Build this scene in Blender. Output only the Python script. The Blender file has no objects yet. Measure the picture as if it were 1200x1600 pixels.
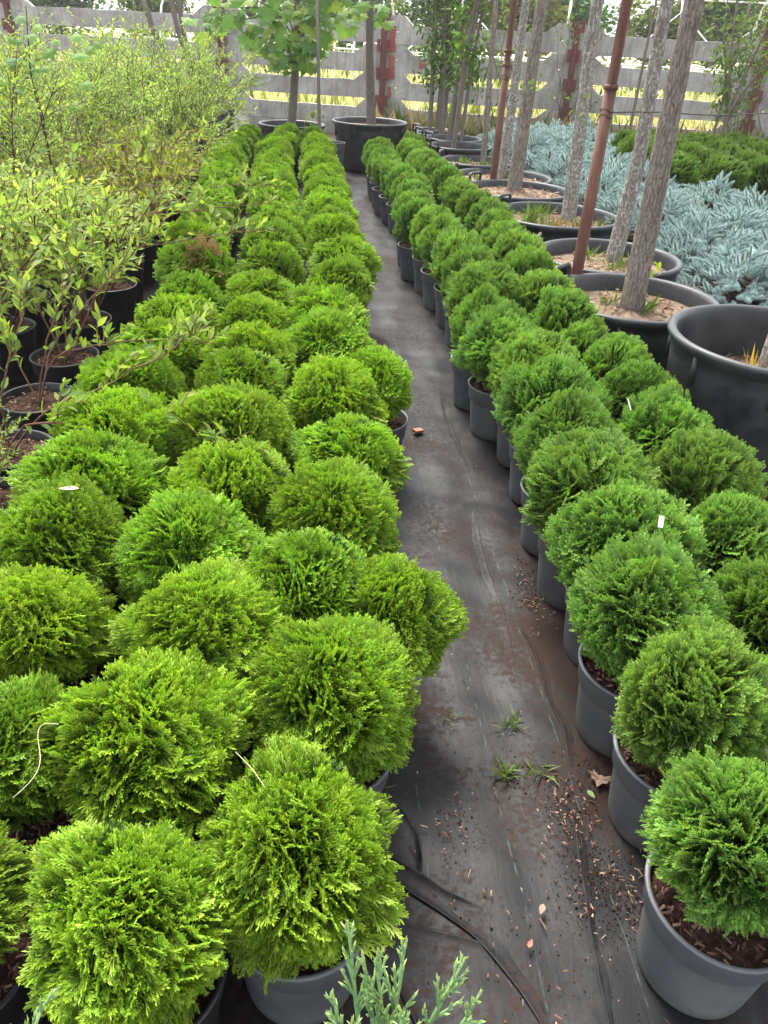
import bpy, bmesh, math, random
import numpy as np
from mathutils import Vector, Matrix, noise as mnoise

random.seed(11)
RNG = np.random.default_rng(11)
SC = bpy.context.scene
COL = SC.collection
PI = math.pi

# ------------------------------------------------------------------ camera
def make_camera():
    p, r, y = map(math.radians, (32.3, 3.0, 6.0))
    fw = Vector((math.sin(y)*math.cos(p), math.cos(y)*math.cos(p), -math.sin(p)))
    rt = Vector((math.cos(y), -math.sin(y), 0)); up = rt.cross(fw)
    rt2 = rt*math.cos(r)+up*math.sin(r); up2 = up*math.cos(r)-rt*math.sin(r)
    cd = bpy.data.cameras.new('camera'); co = bpy.data.objects.new('camera', cd); COL.objects.link(co)
    m = Matrix((rt2, up2, -fw)).transposed().to_4x4(); m.translation = (0, 0, 1.55)
    co.matrix_world = m
    cd.sensor_fit = 'VERTICAL'; cd.sensor_height = 36; cd.sensor_width = 27
    cd.lens = 36*1202/1600
    cd.clip_start = 0.05; cd.clip_end = 2000
    SC.camera = co
make_camera()

# ------------------------------------------------------------------ light
SUN_EL, SUN_AZ = 58, -16          # azimuth measured clockwise from +y (the way the rows run)
def make_light():
    w = bpy.data.worlds.new('World'); SC.world = w; w.use_nodes = True
    nt = w.node_tree; nt.nodes.clear()
    out = nt.nodes.new('ShaderNodeOutputWorld'); bg = nt.nodes.new('ShaderNodeBackground')
    sky = nt.nodes.new('ShaderNodeTexSky'); sky.sky_type = 'NISHITA'; sky.sun_disc = False
    sky.sun_elevation = math.radians(SUN_EL); sky.sun_rotation = math.radians(SUN_AZ)
    sky.air_density = 1.0; sky.dust_density = 2.0; sky.ozone_density = 1.0
    hs = nt.nodes.new('ShaderNodeHueSaturation'); hs.inputs['Saturation'].default_value = 0.22
    nt.links.new(sky.outputs[0], hs.inputs['Color']); nt.links.new(hs.outputs[0], bg.inputs[0])
    bg.inputs[1].default_value = 0.15; nt.links.new(bg.outputs[0], out.inputs[0])
    ld = bpy.data.lights.new('sun', 'SUN'); ld.energy = 2.2; ld.angle = math.radians(24); ld.color = (1, .95, .86)
    lo = bpy.data.objects.new('sun', ld); COL.objects.link(lo)
    e, a = math.radians(SUN_EL), math.radians(SUN_AZ)
    d = Vector((math.sin(a)*math.cos(e), math.cos(a)*math.cos(e), math.sin(e)))
    lo.rotation_euler = d.to_track_quat('Z', 'Y').to_euler(); lo.location = (3, 5, 8)
make_light()
vs = SC.view_settings
vs.view_transform = 'Standard'; vs.look = 'None'; vs.gamma = 1; vs.use_curve_mapping = False
vs.exposure = 1.9
SC.cycles.use_denoising = True
SC.cycles.max_bounces = 8; SC.cycles.transparent_max_bounces = 8

# ------------------------------------------------------------------ helpers
def nrm(v):
    v = np.asarray(v, float)
    return v/np.maximum(np.linalg.norm(v, axis=-1, keepdims=True), 1e-9)

class MB:
    """collects vertices and faces with a colour per vertex and a material slot per face"""
    def __init__(s): s.V=[]; s.T=[]; s.Q=[]; s.C=[]; s.TM=[]; s.QM=[]; s.n=0
    def add(s, V, F, col=(.5,.5,.5), mat=0):
        V = np.asarray(V, float).reshape(-1,3); F = np.asarray(F, int)
        if len(V)==0 or len(F)==0: return
        col = np.asarray(col, float)
        if col.ndim==1: col = np.broadcast_to(col, (len(V),3))
        s.V.append(V); s.C.append(col)
        if F.shape[1]==3: s.T.append(F+s.n); s.TM.append(np.full(len(F),mat))
        else: s.Q.append(F+s.n); s.QM.append(np.full(len(F),mat))
        s.n += len(V)
    def mesh(s, name, mats, smooth=True, colour=True):
        me = bpy.data.meshes.new(name)
        V = np.concatenate(s.V); T = np.concatenate(s.T) if s.T else np.zeros((0,3),int); Q = np.concatenate(s.Q) if s.Q else np.zeros((0,4),int)
        me.vertices.add(len(V)); me.vertices.foreach_set('co', V.astype(np.float32).ravel())
        nl = T.size+Q.size; me.loops.add(nl)
        me.loops.foreach_set('vertex_index', np.concatenate([T.ravel(), Q.ravel()]).astype(np.int32))
        npl = len(T)+len(Q); me.polygons.add(npl)
        st = np.concatenate([np.arange(len(T))*3, T.size+np.arange(len(Q))*4]).astype(np.int32)
        me.polygons.foreach_set('loop_start', st)
        mi = np.concatenate([np.concatenate(s.TM) if s.TM else np.zeros(0), np.concatenate(s.QM) if s.QM else np.zeros(0)]).astype(np.int32)
        me.polygons.foreach_set('material_index', mi)
        me.polygons.foreach_set('use_smooth', np.full(npl, bool(smooth)))
        if colour:
            a = me.color_attributes.new('tint', 'FLOAT_COLOR', 'POINT')
            C4 = np.concatenate([np.concatenate(s.C), np.ones((len(V),1))], 1)
            a.data.foreach_set('color', C4.astype(np.float32).ravel())
        for m in (mats if isinstance(mats,(list,tuple)) else [mats]): me.materials.append(m)
        me.update(calc_edges=True)
        return me
    def build(s, name, mats, parent=None, smooth=True, **k):
        return put(name, s.mesh(name, mats, smooth, **k), parent)

def put(name, me, parent=None, loc=None, rz=None, scale=None, kind=None):
    o = bpy.data.objects.new(name, me); COL.objects.link(o)
    if parent is not None: o.parent = parent
    if loc is not None: o.location = loc
    if rz is not None: o.rotation_euler = (0,0,rz)
    if scale is not None: o.scale = scale
    if kind: o['kind'] = kind
    return o
def thing(name, label, cat, loc=(0,0,0), rz=0, group=None):
    o = bpy.data.objects.new(name, None); COL.objects.link(o)
    o.empty_display_size = .1; o.location = loc; o.rotation_euler = (0,0,rz)
    o['label'] = label; o['category'] = cat
    if group: o['group'] = group
    return o
def tag(o, label, cat, group=None):
    o['label'] = label; o['category'] = cat
    if group: o['group'] = group
    return o

def tube(P, R, n=6, cap=False):
    P = np.asarray(P, float); m = len(P); R = np.broadcast_to(np.asarray(R,float),(m,))
    T = np.gradient(P, axis=0); T = nrm(T)
    ref = np.array([0,0,1.]) if abs(T[0][2])<.8 else np.array([1.,0,0])
    A = nrm(np.cross(T, ref)); B = np.cross(T, A)
    th = np.arange(n)*2*PI/n
    V = P[:,None]+R[:,None,None]*(np.cos(th)[None,:,None]*A[:,None]+np.sin(th)[None,:,None]*B[:,None])
    i = np.arange(m-1)[:,None]; j = np.arange(n)[None]; k = (j+1)%n
    F = np.stack([i*n+j, i*n+k, (i+1)*n+k, (i+1)*n+j], -1).reshape(-1,4)
    V = V.reshape(-1,3)
    if cap:
        V = np.concatenate([V, P[-1:]]); c = len(V)-1
        # close the end with degenerate quads kept as narrow wedges
        F2 = np.stack([(m-1)*n+np.arange(0,n,1), (m-1)*n+(np.arange(0,n,1)+1)%n, np.full(n,c)],-1)
        return V, F, F2
    return V, F
def add_tube(mb, P, R, n=6, col=(.5,.5,.5), mat=0):
    V,F,F2 = tube(P,R,n,True); b = mb.n
    mb.add(V,F,col,mat); mb.T.append(F2+b); mb.TM.append(np.full(len(F2),mat))
def add_lathe(mb, prof, n=40, col=(.5,.5,.5), mat=0, wob=None, cx=0, cy=0):
    prof = np.asarray(prof,float); m=len(prof); th=np.arange(n)*2*PI/n
    r = prof[:,0][:,None]*np.ones(n)[None]
    if wob is not None: r = r*(1+wob[None,:])
    V = np.stack([cx+r*np.cos(th), cy+r*np.sin(th), prof[:,1][:,None]*np.ones(n)],-1).reshape(-1,3)
    i=np.arange(m-1)[:,None]; j=np.arange(n)[None]; k=(j+1)%n
    F=np.stack([i*n+j,i*n+k,(i+1)*n+k,(i+1)*n+j],-1).reshape(-1,4)
    mb.add(V,F,col,mat)
def add_box(mb, lo, hi, col=(.5,.5,.5), mat=0, M=None):
    x0,y0,z0=lo; x1,y1,z1=hi
    V=np.array([[x0,y0,z0],[x1,y0,z0],[x1,y1,z0],[x0,y1,z0],[x0,y0,z1],[x1,y0,z1],[x1,y1,z1],[x0,y1,z1]],float)
    if M is not None: V=V@np.asarray(M[0]).T+np.asarray(M[1])
    mb.add(V,[[0,3,2,1],[4,5,6,7],[0,1,5,4],[1,2,6,5],[2,3,7,6],[3,0,4,7]],col,mat)
def frames(axis, up, twist=None):
    """columns x,y,z of a frame whose y runs along axis; z leans towards up"""
    a = nrm(axis); x = nrm(np.cross(a, up)+1e-6*np.array([1,.3,.2])); z = np.cross(x, a)
    if twist is not None:
        c,s = np.cos(twist)[:,None],np.sin(twist)[:,None]; x,z = x*c+z*s, z*c-x*s
    return np.stack([x,a,z],-1)
def inst(mb, tv, tf, M, T, scale, tcol, ccol=None, mat=0):
    """copies of a small template baked into one mesh"""
    n=len(T); k=len(tv)
    sc=np.asarray(scale,float)
    if sc.ndim==1: sc=np.repeat(sc[:,None],3,1)
    V=np.einsum('nij,nkj->nki', M, tv[None]*sc[:,None,:])+T[:,None]
    F=(np.asarray(tf)[None]+(np.arange(n)*k)[:,None,None]).reshape(-1,np.asarray(tf).shape[1])
    C=np.broadcast_to(tcol[None] if tcol.ndim==2 else tcol[None,None],(n,k,3)) if tcol.ndim<3 else tcol
    if ccol is not None: C=C*ccol[:,None,:]
    mb.add(V.reshape(-1,3),F,C.reshape(-1,3),mat)

# ------------------------------------------------------------------ materials
def material(name):
    m = bpy.data.materials.new(name); m.use_nodes=True; nt=m.node_tree; nt.nodes.clear()
    out=nt.nodes.new('ShaderNodeOutputMaterial'); b=nt.nodes.new('ShaderNodeBsdfPrincipled')
    nt.links.new(b.outputs[0],out.inputs[0]); return m,nt,b,out
def N(nt,t,**k):
    n=nt.nodes.new(t)
    for a,v in k.items():
        if a in n.inputs: n.inputs[a].default_value=v
        else: setattr(n,a,v)
    return n
def L(nt,a,b): nt.links.new(a,b)
def ramp(nt,fac,stops):
    r=nt.nodes.new('ShaderNodeValToRGB'); e=r.color_ramp.elements
    while len(e)<len(stops): e.new(.5)
    for x,(p,c) in zip(e,stops): x.position=p; x.color=(*c,1) if len(c)==3 else c
    L(nt,fac,r.inputs[0]); return r.outputs[0]
def noise(nt,vec,scale,detail=4,rough=.55,dist=0):
    n=N(nt,'ShaderNodeTexNoise',Scale=scale,Detail=detail,Roughness=rough,Distortion=dist)
    if vec is not None: L(nt,vec,n.inputs['Vector'])
    return n.outputs[0]
def mixc(nt,fac,a,b,mode='MIX'):
    n=nt.nodes.new('ShaderNodeMix'); n.data_type='RGBA'; n.blend_type=mode
    for s,v in ((0,fac),(6,a),(7,b)):
        if hasattr(v,'is_linked'): L(nt,v,n.inputs[s])
        else: n.inputs[s].default_value = v if s==0 else ((*v,1) if len(v)==3 else v)
    return n.outputs[2]
def math_(nt,op,a,b=None,c=None):
    n=nt.nodes.new('ShaderNodeMath'); n.operation=op
    for s,v in ((0,a),(1,b),(2,c)):
        if v is None: continue
        if hasattr(v,'is_linked'): L(nt,v,n.inputs[s])
        else: n.inputs[s].default_value=v
    return n.outputs[0]
def bump(nt,h,b,strength=.4,dist=.01):
    n=N(nt,'ShaderNodeBump',Strength=strength,Distance=dist); L(nt,h,n.inputs['Height']); L(nt,n.outputs[0],b.inputs['Normal'])
def objvec(nt): return nt.nodes.new('ShaderNodeTexCoord').outputs['Object']
def mapped(nt,vec,scale):
    m=nt.nodes.new('ShaderNodeMapping'); m.inputs['Scale'].default_value=scale; L(nt,vec,m.inputs['Vector']); return m.outputs[0]

def leaf_mat(name, trans=.35, rough=.5, var=.16, spec=.35, tcol=(1.25,1.35,.6)):
    m,nt,b,out=material(name)
    at=N(nt,'ShaderNodeAttribute',attribute_name='tint')
    oi=nt.nodes.new('ShaderNodeObjectInfo')
    hs=nt.nodes.new('ShaderNodeHueSaturation')
    L(nt,at.outputs['Color'],hs.inputs['Color'])
    L(nt,math_(nt,'MULTIPLY_ADD',oi.outputs['Random'],var,1-var/2),hs.inputs['Value'])
    r2=math_(nt,'FRACT',math_(nt,'MULTIPLY',oi.outputs['Random'],17.3))
    L(nt,math_(nt,'MULTIPLY_ADD',r2,.012,.491),hs.inputs['Hue'])
    L(nt,hs.outputs[0],b.inputs['Base Color'])
    b.inputs['Roughness'].default_value=rough; b.inputs['Specular IOR Level'].default_value=spec
    tr=nt.nodes.new('ShaderNodeBsdfTranslucent')
    L(nt,mixc(nt,1.0,hs.outputs[0],tcol,'MULTIPLY'),tr.inputs['Color'])
    mx=nt.nodes.new('ShaderNodeMixShader'); mx.inputs[0].default_value=trans
    L(nt,b.outputs[0],mx.inputs[1]); L(nt,tr.outputs[0],mx.inputs[2]); L(nt,mx.outputs[0],out.inputs[0])
    return m
def tint_mat(name, rough=.8, spec=.3, nscale=60, nstr=.3):
    m,nt,b,out=material(name)
    at=N(nt,'ShaderNodeAttribute',attribute_name='tint'); v=objvec(nt)
    n=noise(nt,v,nscale,5)
    L(nt,mixc(nt,1.0,at.outputs['Color'],ramp(nt,n,[(.25,(.6,.6,.6)),(.75,(1.3,1.3,1.3))]),'MULTIPLY'),b.inputs['Base Color'])
    b.inputs['Roughness'].default_value=rough; b.inputs['Specular IOR Level'].default_value=spec
    bump(nt,n,b,nstr,.004); return m

M_THUJA=leaf_mat('thuja_foliage',.24,.5,.26)
M_LEAF=leaf_mat('leaf',.45,.6,.18,.2,(1.3,1.35,.7))
M_SPRUCE=leaf_mat('spruce_needles',.12,.6,.16,.25,(1,1,1))
M_JUN=leaf_mat('juniper_foliage',.2,.6,.1,.3,(1.1,1.2,.9))
M_GRASS=leaf_mat('grass_blades',.35,.55,.2,.3)
M_STEM=tint_mat('stem_bark',.75,.3,90,.4)
M_CHIP=tint_mat('bark_chip',.85,.2,120,.4)

def pot_mat(name, base, dust, rough=.42, dustamt=.45):
    m,nt,b,out=material(name); v=objvec(nt); oi=nt.nodes.new('ShaderNodeObjectInfo')
    vv=nt.nodes.new('ShaderNodeVectorMath'); vv.operation='ADD'; L(nt,v,vv.inputs[0])
    cb=nt.nodes.new('ShaderNodeCombineXYZ'); L(nt,math_(nt,'MULTIPLY',oi.outputs['Random'],50),cb.inputs[0]); L(nt,math_(nt,'MULTIPLY',oi.outputs['Random'],31),cb.inputs[1])
    L(nt,cb.outputs[0],vv.inputs[1]); v2=vv.outputs[0]
    n1=noise(nt,v2,7,5,.6,.6); n2=noise(nt,mapped(nt,v2,(30,30,3)),3,4,.6)
    sc=noise(nt,mapped(nt,v2,(4,4,26)),6,3,.7,1.2)
    f=math_(nt,'MULTIPLY',ramp(nt,n1,[(.38,(0,0,0)),(.75,(1,1,1))]),dustamt)
    c=mixc(nt,f,base,dust)
    c=mixc(nt,math_(nt,'MULTIPLY',ramp(nt,n2,[(.5,(0,0,0)),(.8,(1,1,1))]),.3),c,dust)
    c=mixc(nt,math_(nt,'MULTIPLY',ramp(nt,sc,[(.66,(0,0,0)),(.72,(1,1,1))]),.2),c,tuple(min(1,x*1.7) for x in dust))
    sx=nt.nodes.new('ShaderNodeSeparateXYZ'); L(nt,v,sx.inputs[0])
    mud=math_(nt,'MULTIPLY',ramp(nt,math_(nt,'ADD',sx.outputs[2],math_(nt,'MULTIPLY',n1,.08)),[(.045,(1,1,1)),(.09,(0,0,0))]),.45)
    c=mixc(nt,mud,c,(.075,.075,.045))
    L(nt,c,b.inputs['Base Color'])
    L(nt,math_(nt,'MULTIPLY_ADD',n1,.3,rough-.12),b.inputs['Roughness'])
    bump(nt,n1,b,.12,.01); return m
M_POT=pot_mat('grey_pot_plastic',(.095,.104,.115),(.19,.19,.185),.5,.75)
M_BLACKPOT=pot_mat('black_pot_plastic',(.012,.013,.014),(.06,.06,.06),.42,.5)
M_TUB=pot_mat('tub_plastic',(.021,.023,.026),(.085,.085,.085),.42,.6)

def soil_mat(name,a,bc,c,scale=45):
    m,nt,b,out=material(name); v=objvec(nt); n=noise(nt,v,scale,6,.7); n2=noise(nt,v,scale*.2,3)
    col=ramp(nt,n,[(.3,a),(.52,bc),(.75,c)])
    L(nt,mixc(nt,1.0,col,ramp(nt,n2,[(.3,(.65,.65,.65)),(.7,(1.25,1.25,1.25))]),'MULTIPLY'),b.inputs['Base Color'])
    b.inputs['Roughness'].default_value=.95; b.inputs['Specular IOR Level'].default_value=.15
    bump(nt,n,b,.9,.02); return m
M_MULCH=soil_mat('bark_mulch',(.030,.016,.012),(.085,.045,.032),(.17,.095,.068),70)
M_TUBSOIL=soil_mat('dry_tub_soil',(.13,.085,.06),(.25,.18,.125),(.36,.27,.20),28)
M_GROUND=soil_mat('bare_earth',(.06,.045,.032),(.12,.095,.065),(.2,.165,.12),9)
M_FIELD=soil_mat('dry_grass_field',(.42,.39,.23),(.54,.50,.31),(.64,.60,.39),2.5)

def bark_mat(name,dark,light,lichen,amt):
    m,nt,b,out=material(name); v=objvec(nt)
    vm=mapped(nt,v,(1,1,.17)); n1=noise(nt,vm,60,6,.7,.8); n2=noise(nt,mapped(nt,v,(1,1,.75)),75,4,.7,.8); n3=noise(nt,mapped(nt,v,(1,1,.8)),17,3,.6)
    vo=nt.nodes.new('ShaderNodeTexVoronoi'); vo.feature='DISTANCE_TO_EDGE'; vo.inputs['Scale'].default_value=80
    vd=nt.nodes.new('ShaderNodeVectorMath'); vd.operation='ADD'; L(nt,vm,vd.inputs[0]); nz=N(nt,'ShaderNodeTexNoise',Scale=40.0); L(nt,vm,nz.inputs['Vector']); sc=nt.nodes.new('ShaderNodeVectorMath'); sc.operation='SCALE'; sc.inputs[3].default_value=.022; L(nt,nz.outputs[1],sc.inputs[0]); L(nt,sc.outputs[0],vd.inputs[1]); L(nt,vd.outputs[0],vo.inputs['Vector'])
    crack=ramp(nt,vo.outputs['Distance'],[(.0,(.4,.4,.4)),(.16,(1,1,1))])
    c=ramp(nt,n1,[(.32,tuple(x*1.6 for x in dark)),(.62,light)])
    c=mixc(nt,crack,dark,c)
    f=math_(nt,'MULTIPLY',ramp(nt,n2,[(.50,(0,0,0)),(.60,(1,1,1))]),amt)
    f=math_(nt,'MULTIPLY',f,ramp(nt,n3,[(.36,(.15,.15,.15)),(.58,(1,1,1))]))
    L(nt,mixc(nt,f,c,lichen),b.inputs['Base Color']); b.inputs['Roughness'].default_value=.9; b.inputs['Specular IOR Level'].default_value=.2
    bump(nt,math_(nt,'ADD',math_(nt,'MULTIPLY',n1,.6),crack),b,.8,.012); return m
M_BARK=bark_mat('furrowed_bark',(.085,.070,.058),(.29,.25,.215),(.42,.39,.36),.5)
M_BARKL=bark_mat('lichen_bark',(.11,.092,.078),(.33,.295,.265),(.62,.60,.57),.9)
M_BARKS=bark_mat('smooth_bark',(.13,.11,.095),(.24,.21,.185),(.4,.38,.35),.3)

def rust_mat(name,a,bc,c):
    m,nt,b,out=material(name); v=objvec(nt); n=noise(nt,mapped(nt,v,(1,1,.25)),22,6,.65,.3); n2=noise(nt,v,120,3)
    L(nt,ramp(nt,n,[(.3,a),(.5,bc),(.72,c)]),b.inputs['Base Color']); b.inputs['Roughness'].default_value=.72
    bump(nt,n2,b,.25,.003); return m
M_RUST=rust_mat('rusty_steel',(.05,.022,.016),(.115,.046,.030),(.19,.085,.055))
M_PAINT=rust_mat('oxide_red_steel',(.065,.020,.017),(.125,.036,.030),(.17,.065,.05))
M_WIRE=rust_mat('old_wire',(.03,.022,.018),(.07,.05,.04),(.12,.1,.09))

def concrete_mat():
    m,nt,b,out=material('cast_concrete'); v=objvec(nt); oi=nt.nodes.new('ShaderNodeObjectInfo')
    vv=nt.nodes.new('ShaderNodeVectorMath'); vv.operation='ADD'; L(nt,v,vv.inputs[0])
    cb=nt.nodes.new('ShaderNodeCombineXYZ'); L(nt,math_(nt,'MULTIPLY',oi.outputs['Random'],40),cb.inputs[0]); L(nt,math_(nt,'MULTIPLY',oi.outputs['Random'],23),cb.inputs[2]); L(nt,cb.outputs[0],vv.inputs[1]); v=vv.outputs[0]
    n1=noise(nt,v,2.2,6,.65,.4); n2=noise(nt,mapped(nt,v,(9,9,1.1)),2.2,4,.6); n3=noise(nt,v,60,3,.7)
    c=ramp(nt,n1,[(.28,(.20,.19,.172)),(.5,(.37,.355,.33)),(.72,(.52,.505,.475))])
    c=mixc(nt,math_(nt,'MULTIPLY',ramp(nt,n2,[(.48,(0,0,0)),(.75,(1,1,1))]),.6),c,(.15,.135,.115))
    c=mixc(nt,1.0,c,ramp(nt,n3,[(.3,(.82,.82,.82)),(.7,(1.15,1.15,1.15))]),'MULTIPLY')
    L(nt,math_(nt,'MULTIPLY_ADD',oi.outputs['Random'],.3,.85),N(nt,'ShaderNodeValue').outputs[0]) if False else None
    L(nt,c,b.inputs['Base Color']); b.inputs['Roughness'].default_value=.9; b.inputs['Specular IOR Level'].default_value=.2
    bump(nt,n3,b,.35,.006); return m
M_CONC=concrete_mat()

def fabric_mat():
    m,nt,b,out=material('weed_fabric'); v=objvec(nt)
    n1=noise(nt,v,1.9,6,.62,.5); n2=noise(nt,v,7,5,.65,.6); n3=noise(nt,v,55,4,.7); n4=noise(nt,mapped(nt,v,(6,1.2,1)),3,5,.65,.4)
    sx=nt.nodes.new('ShaderNodeSeparateXYZ'); L(nt,v,sx.inputs[0])
    base=ramp(nt,n4,[(.28,(.0045,.005,.006)),(.52,(.010,.0105,.012)),(.8,(.024,.024,.026))])
    # pale dried-mud bloom and brown soil, both with shapes of their own
    bloom=math_(nt,'MULTIPLY',ramp(nt,n2,[(.5,(0,0,0)),(.72,(1,1,1))]),.6)
    c=mixc(nt,bloom,base,(.045,.042,.040))
    soilf=ramp(nt,math_(nt,'ADD',math_(nt,'MULTIPLY',n1,.62),math_(nt,'MULTIPLY',n3,.42)),[(.49,(0,0,0)),(.60,(1,1,1))])
    near=ramp(nt,sx.outputs[1],[(0.0,(1,1,1)),(.9,(.2,.2,.2))])   # more spilt soil at the near end of the aisle
    mr=nt.nodes.new('ShaderNodeMapRange'); L(nt,sx.outputs[1],mr.inputs[0]); mr.inputs[1].default_value=.6; mr.inputs[2].default_value=3.0; mr.inputs[3].default_value=.95; mr.inputs[4].default_value=.4
    c=mixc(nt,math_(nt,'MULTIPLY',soilf,mr.outputs[0]),c,(.034,.0165,.0105))
    # thin pale marker threads woven in every 0.2 m, broken by dirt
    fx=math_(nt,'ABSOLUTE',math_(nt,'SUBTRACT',math_(nt,'FRACT',math_(nt,'ADD',math_(nt,'MULTIPLY',math_(nt,'ADD',sx.outputs[0],math_(nt,'MULTIPLY',n1,.03)),5.2),.18)),.5))
    thread=math_(nt,'MULTIPLY',math_(nt,'LESS_THAN',fx,.0085),ramp(nt,noise(nt,mapped(nt,v,(3,9,1)),2.2,3),[(.47,(0,0,0)),(.6,(1,1,1))]))
    c=mixc(nt,math_(nt,'MULTIPLY',thread,.5),c,(.07,.12,.105))
    L(nt,c,b.inputs['Base Color'])
    L(nt,math_(nt,'MULTIPLY_ADD',soilf,.3,math_(nt,'MULTIPLY_ADD',n2,.3,.38)),b.inputs['Roughness'])
    b.inputs['Specular IOR Level'].default_value=.24
    wv=N(nt,'ShaderNodeTexNoise',Scale=260.0,Detail=2.0); L(nt,v,wv.inputs['Vector'])
    n5=noise(nt,mapped(nt,v,(26,3.2,1)),1.6,4,.6,.8)
    h=math_(nt,'ADD',math_(nt,'MULTIPLY',wv.outputs[0],.25),math_(nt,'ADD',math_(nt,'MULTIPLY',n3,.45),math_(nt,'ADD',math_(nt,'MULTIPLY',n5,1.0),math_(nt,'MULTIPLY',n2,1.2))))
    bump(nt,h,b,.16,.005); return m
M_FABRIC=fabric_mat()
def plain(name,c,rough=.6,metal=0,spec=.4,nscale=20,amp=.2):
    m,nt,b,out=material(name); n=noise(nt,objvec(nt),nscale,4)
    L(nt,mixc(nt,1.0,c,ramp(nt,n,[(.3,(1-amp,)*3),(.7,(1+amp,)*3)]),'MULTIPLY'),b.inputs['Base Color'])
    b.inputs['Roughness'].default_value=rough; b.inputs['Metallic'].default_value=metal; b.inputs['Specular IOR Level'].default_value=spec; return m
M_WHITE=plain('white_plastic',(.8,.8,.8),.5); M_GALV=plain('galvanised_pipe',(.55,.57,.58),.45,.3)
M_WALL=plain('rendered_wall',(.62,.60,.62),.85); M_ROOF=plain('slate_roof',(.16,.17,.21),.6,0,.4,6); M_GLASS=plain('dark_window',(.03,.035,.04),.1,0,.6)
M_PINK=plain('faded_red_paint',(.30,.085,.075),.8)
M_PALELEAF=plain('pale_dead_leaf',(.50,.44,.27),.7); M_BRICK=plain('terracotta_shard',(.33,.14,.085),.85); M_DRY=plain('dry_brown_leaf',(.26,.17,.125),.85)
M_SHADE=plain('green_shade_net',(.02,.05,.03),.8)

# ------------------------------------------------------------------ ground
def build_ground():
    g=MB(); n=24; xs=np.linspace(-400,400,n); ys=np.linspace(-60,740,n)
    X,Y=np.meshgrid(xs,ys,indexing='ij'); V=np.stack([X,Y,np.full_like(X,-.03)],-1).reshape(-1,3)
    i,j=np.meshgrid(np.arange(n-1),np.arange(n-1),indexing='ij'); F=np.stack([i*n+j,(i+1)*n+j,(i+1)*n+j+1,i*n+j+1],-1).reshape(-1,4)
    g.add(V,F); put('ground',g.mesh('ground',M_GROUND),kind='structure')
    # dry meadow beyond the fence
    f=MB(); P=[(-60,17.5),(90,2-3.5),(300,300),(-300,300)]
    f.add([(-160,60,-.02),(-60,32,-.02),(-5.2,16.9,-.02),(9,12.9,-.02),(60,-1,-.02),(260,60,-.02),(260,330,-.02),(-160,330,-.02)][0:0] or
          [(-90,40.2,-.015),(90,-10.5,-.015),(300,330,-.015),(-300,330,-.015)],[[0,1,2,3]]); put('field',f.mesh('field',M_FIELD),kind='structure')
def seg_dist(X,Y,pl):
    best=np.full(X.shape,9.); sign=np.zeros(X.shape); tt=np.zeros(X.shape); m=len(pl)-1
    for k in range(m):
        ax,ay=pl[k]; bx,by=pl[k+1]; dx,dy=bx-ax,by-ay; l2=dx*dx+dy*dy
        t=np.clip(((X-ax)*dx+(Y-ay)*dy)/l2,0,1); qx,qy=ax+t*dx,ay+t*dy
        d=np.hypot(X-qx,Y-qy); s=np.sign((X-ax)*dy-(Y-ay)*dx); w=d<best
        best=np.where(w,d,best); sign=np.where(w,s,sign); tt=np.where(w,(k+t)/m,tt)
    return best,sign,tt
FOLDS=[ # plan polylines, height, width, side
 ([(.03,.915),(.085,.897),(.137,.881),(.226,.857),(.32,.823),(.377,.785)],.0045,.018,1),
 ([(.10,1.03),(.157,.969),(.239,.903),(.315,.833),(.346,.793),(.384,.731),(.412,.668),(.42,.60)],.0055,.020,-1),
 ([(.12,1.05),(.175,1.009),(.227,.976),(.277,.930),(.345,.891)],.008,.020,1),
 ([(.19,1.15),(.207,1.121),(.231,1.069),(.231,1.006),(.22,.969)],.008,.020,1),
 ([(.60,1.12),(.595,1.061),(.576,.959),(.561,.853),(.549,.751),(.54,.64)],.0022,.012,-1),
 ([(.628,1.758),(.64,1.644),(.633,1.503),(.649,1.364),(.631,1.24)],.005,.015,-1),
 ([(.599,2.436),(.582,2.034),(.591,1.819),(.568,1.58)],.0025,.018,1),
 ([(.081,.826),(.151,.744),(.18,.681),(.19,.6)],.006,.018,-1),
 ([(.62,3.6),(.60,3.2),(.63,2.8)],.0025,.018,-1)]
def fabz(X,Y):
    return np.clip(.0025*np.sin(X*7+Y*2.1)+.003*np.sin(X*13.3-Y*5.2+1)+.0025*np.sin(Y*17+X*9)+.0015*np.sin(X*44+Y*6)*np.sin(Y*5)+.002*np.sin(X*31-3*Y)+.0015*np.sin(Y*41+X*13),-.009,.03)
def build_fabric():
    xs=np.concatenate([np.linspace(-3.6,-.4,24),np.arange(-.36,.0,.02),np.arange(0,.62,.012),np.arange(.62,1.0,.02),np.linspace(1.05,6.5,30)])
    ys=np.concatenate([np.linspace(-.6,.45,8),np.arange(.48,1.2,.012),np.arange(1.2,2.6,.014),np.arange(2.6,5,.03),np.linspace(5.05,10.2,70)])
    X,Y=np.meshgrid(xs,ys,indexing='ij')
    Z=fabz(X,Y)
    nx,ny=len(xs),len(ys); i,j=np.meshgrid(np.arange(nx-1),np.arange(ny-1),indexing='ij')
    F=np.stack([i*ny+j,(i+1)*ny+j,(i+1)*ny+j+1,i*ny+j+1],-1).reshape(-1,4)
    m=MB(); m.add(np.stack([X,Y,Z],-1).reshape(-1,3),F); put('weed_fabric_path',m.mesh('weed_fabric_path',M_FABRIC),kind='structure')
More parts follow.
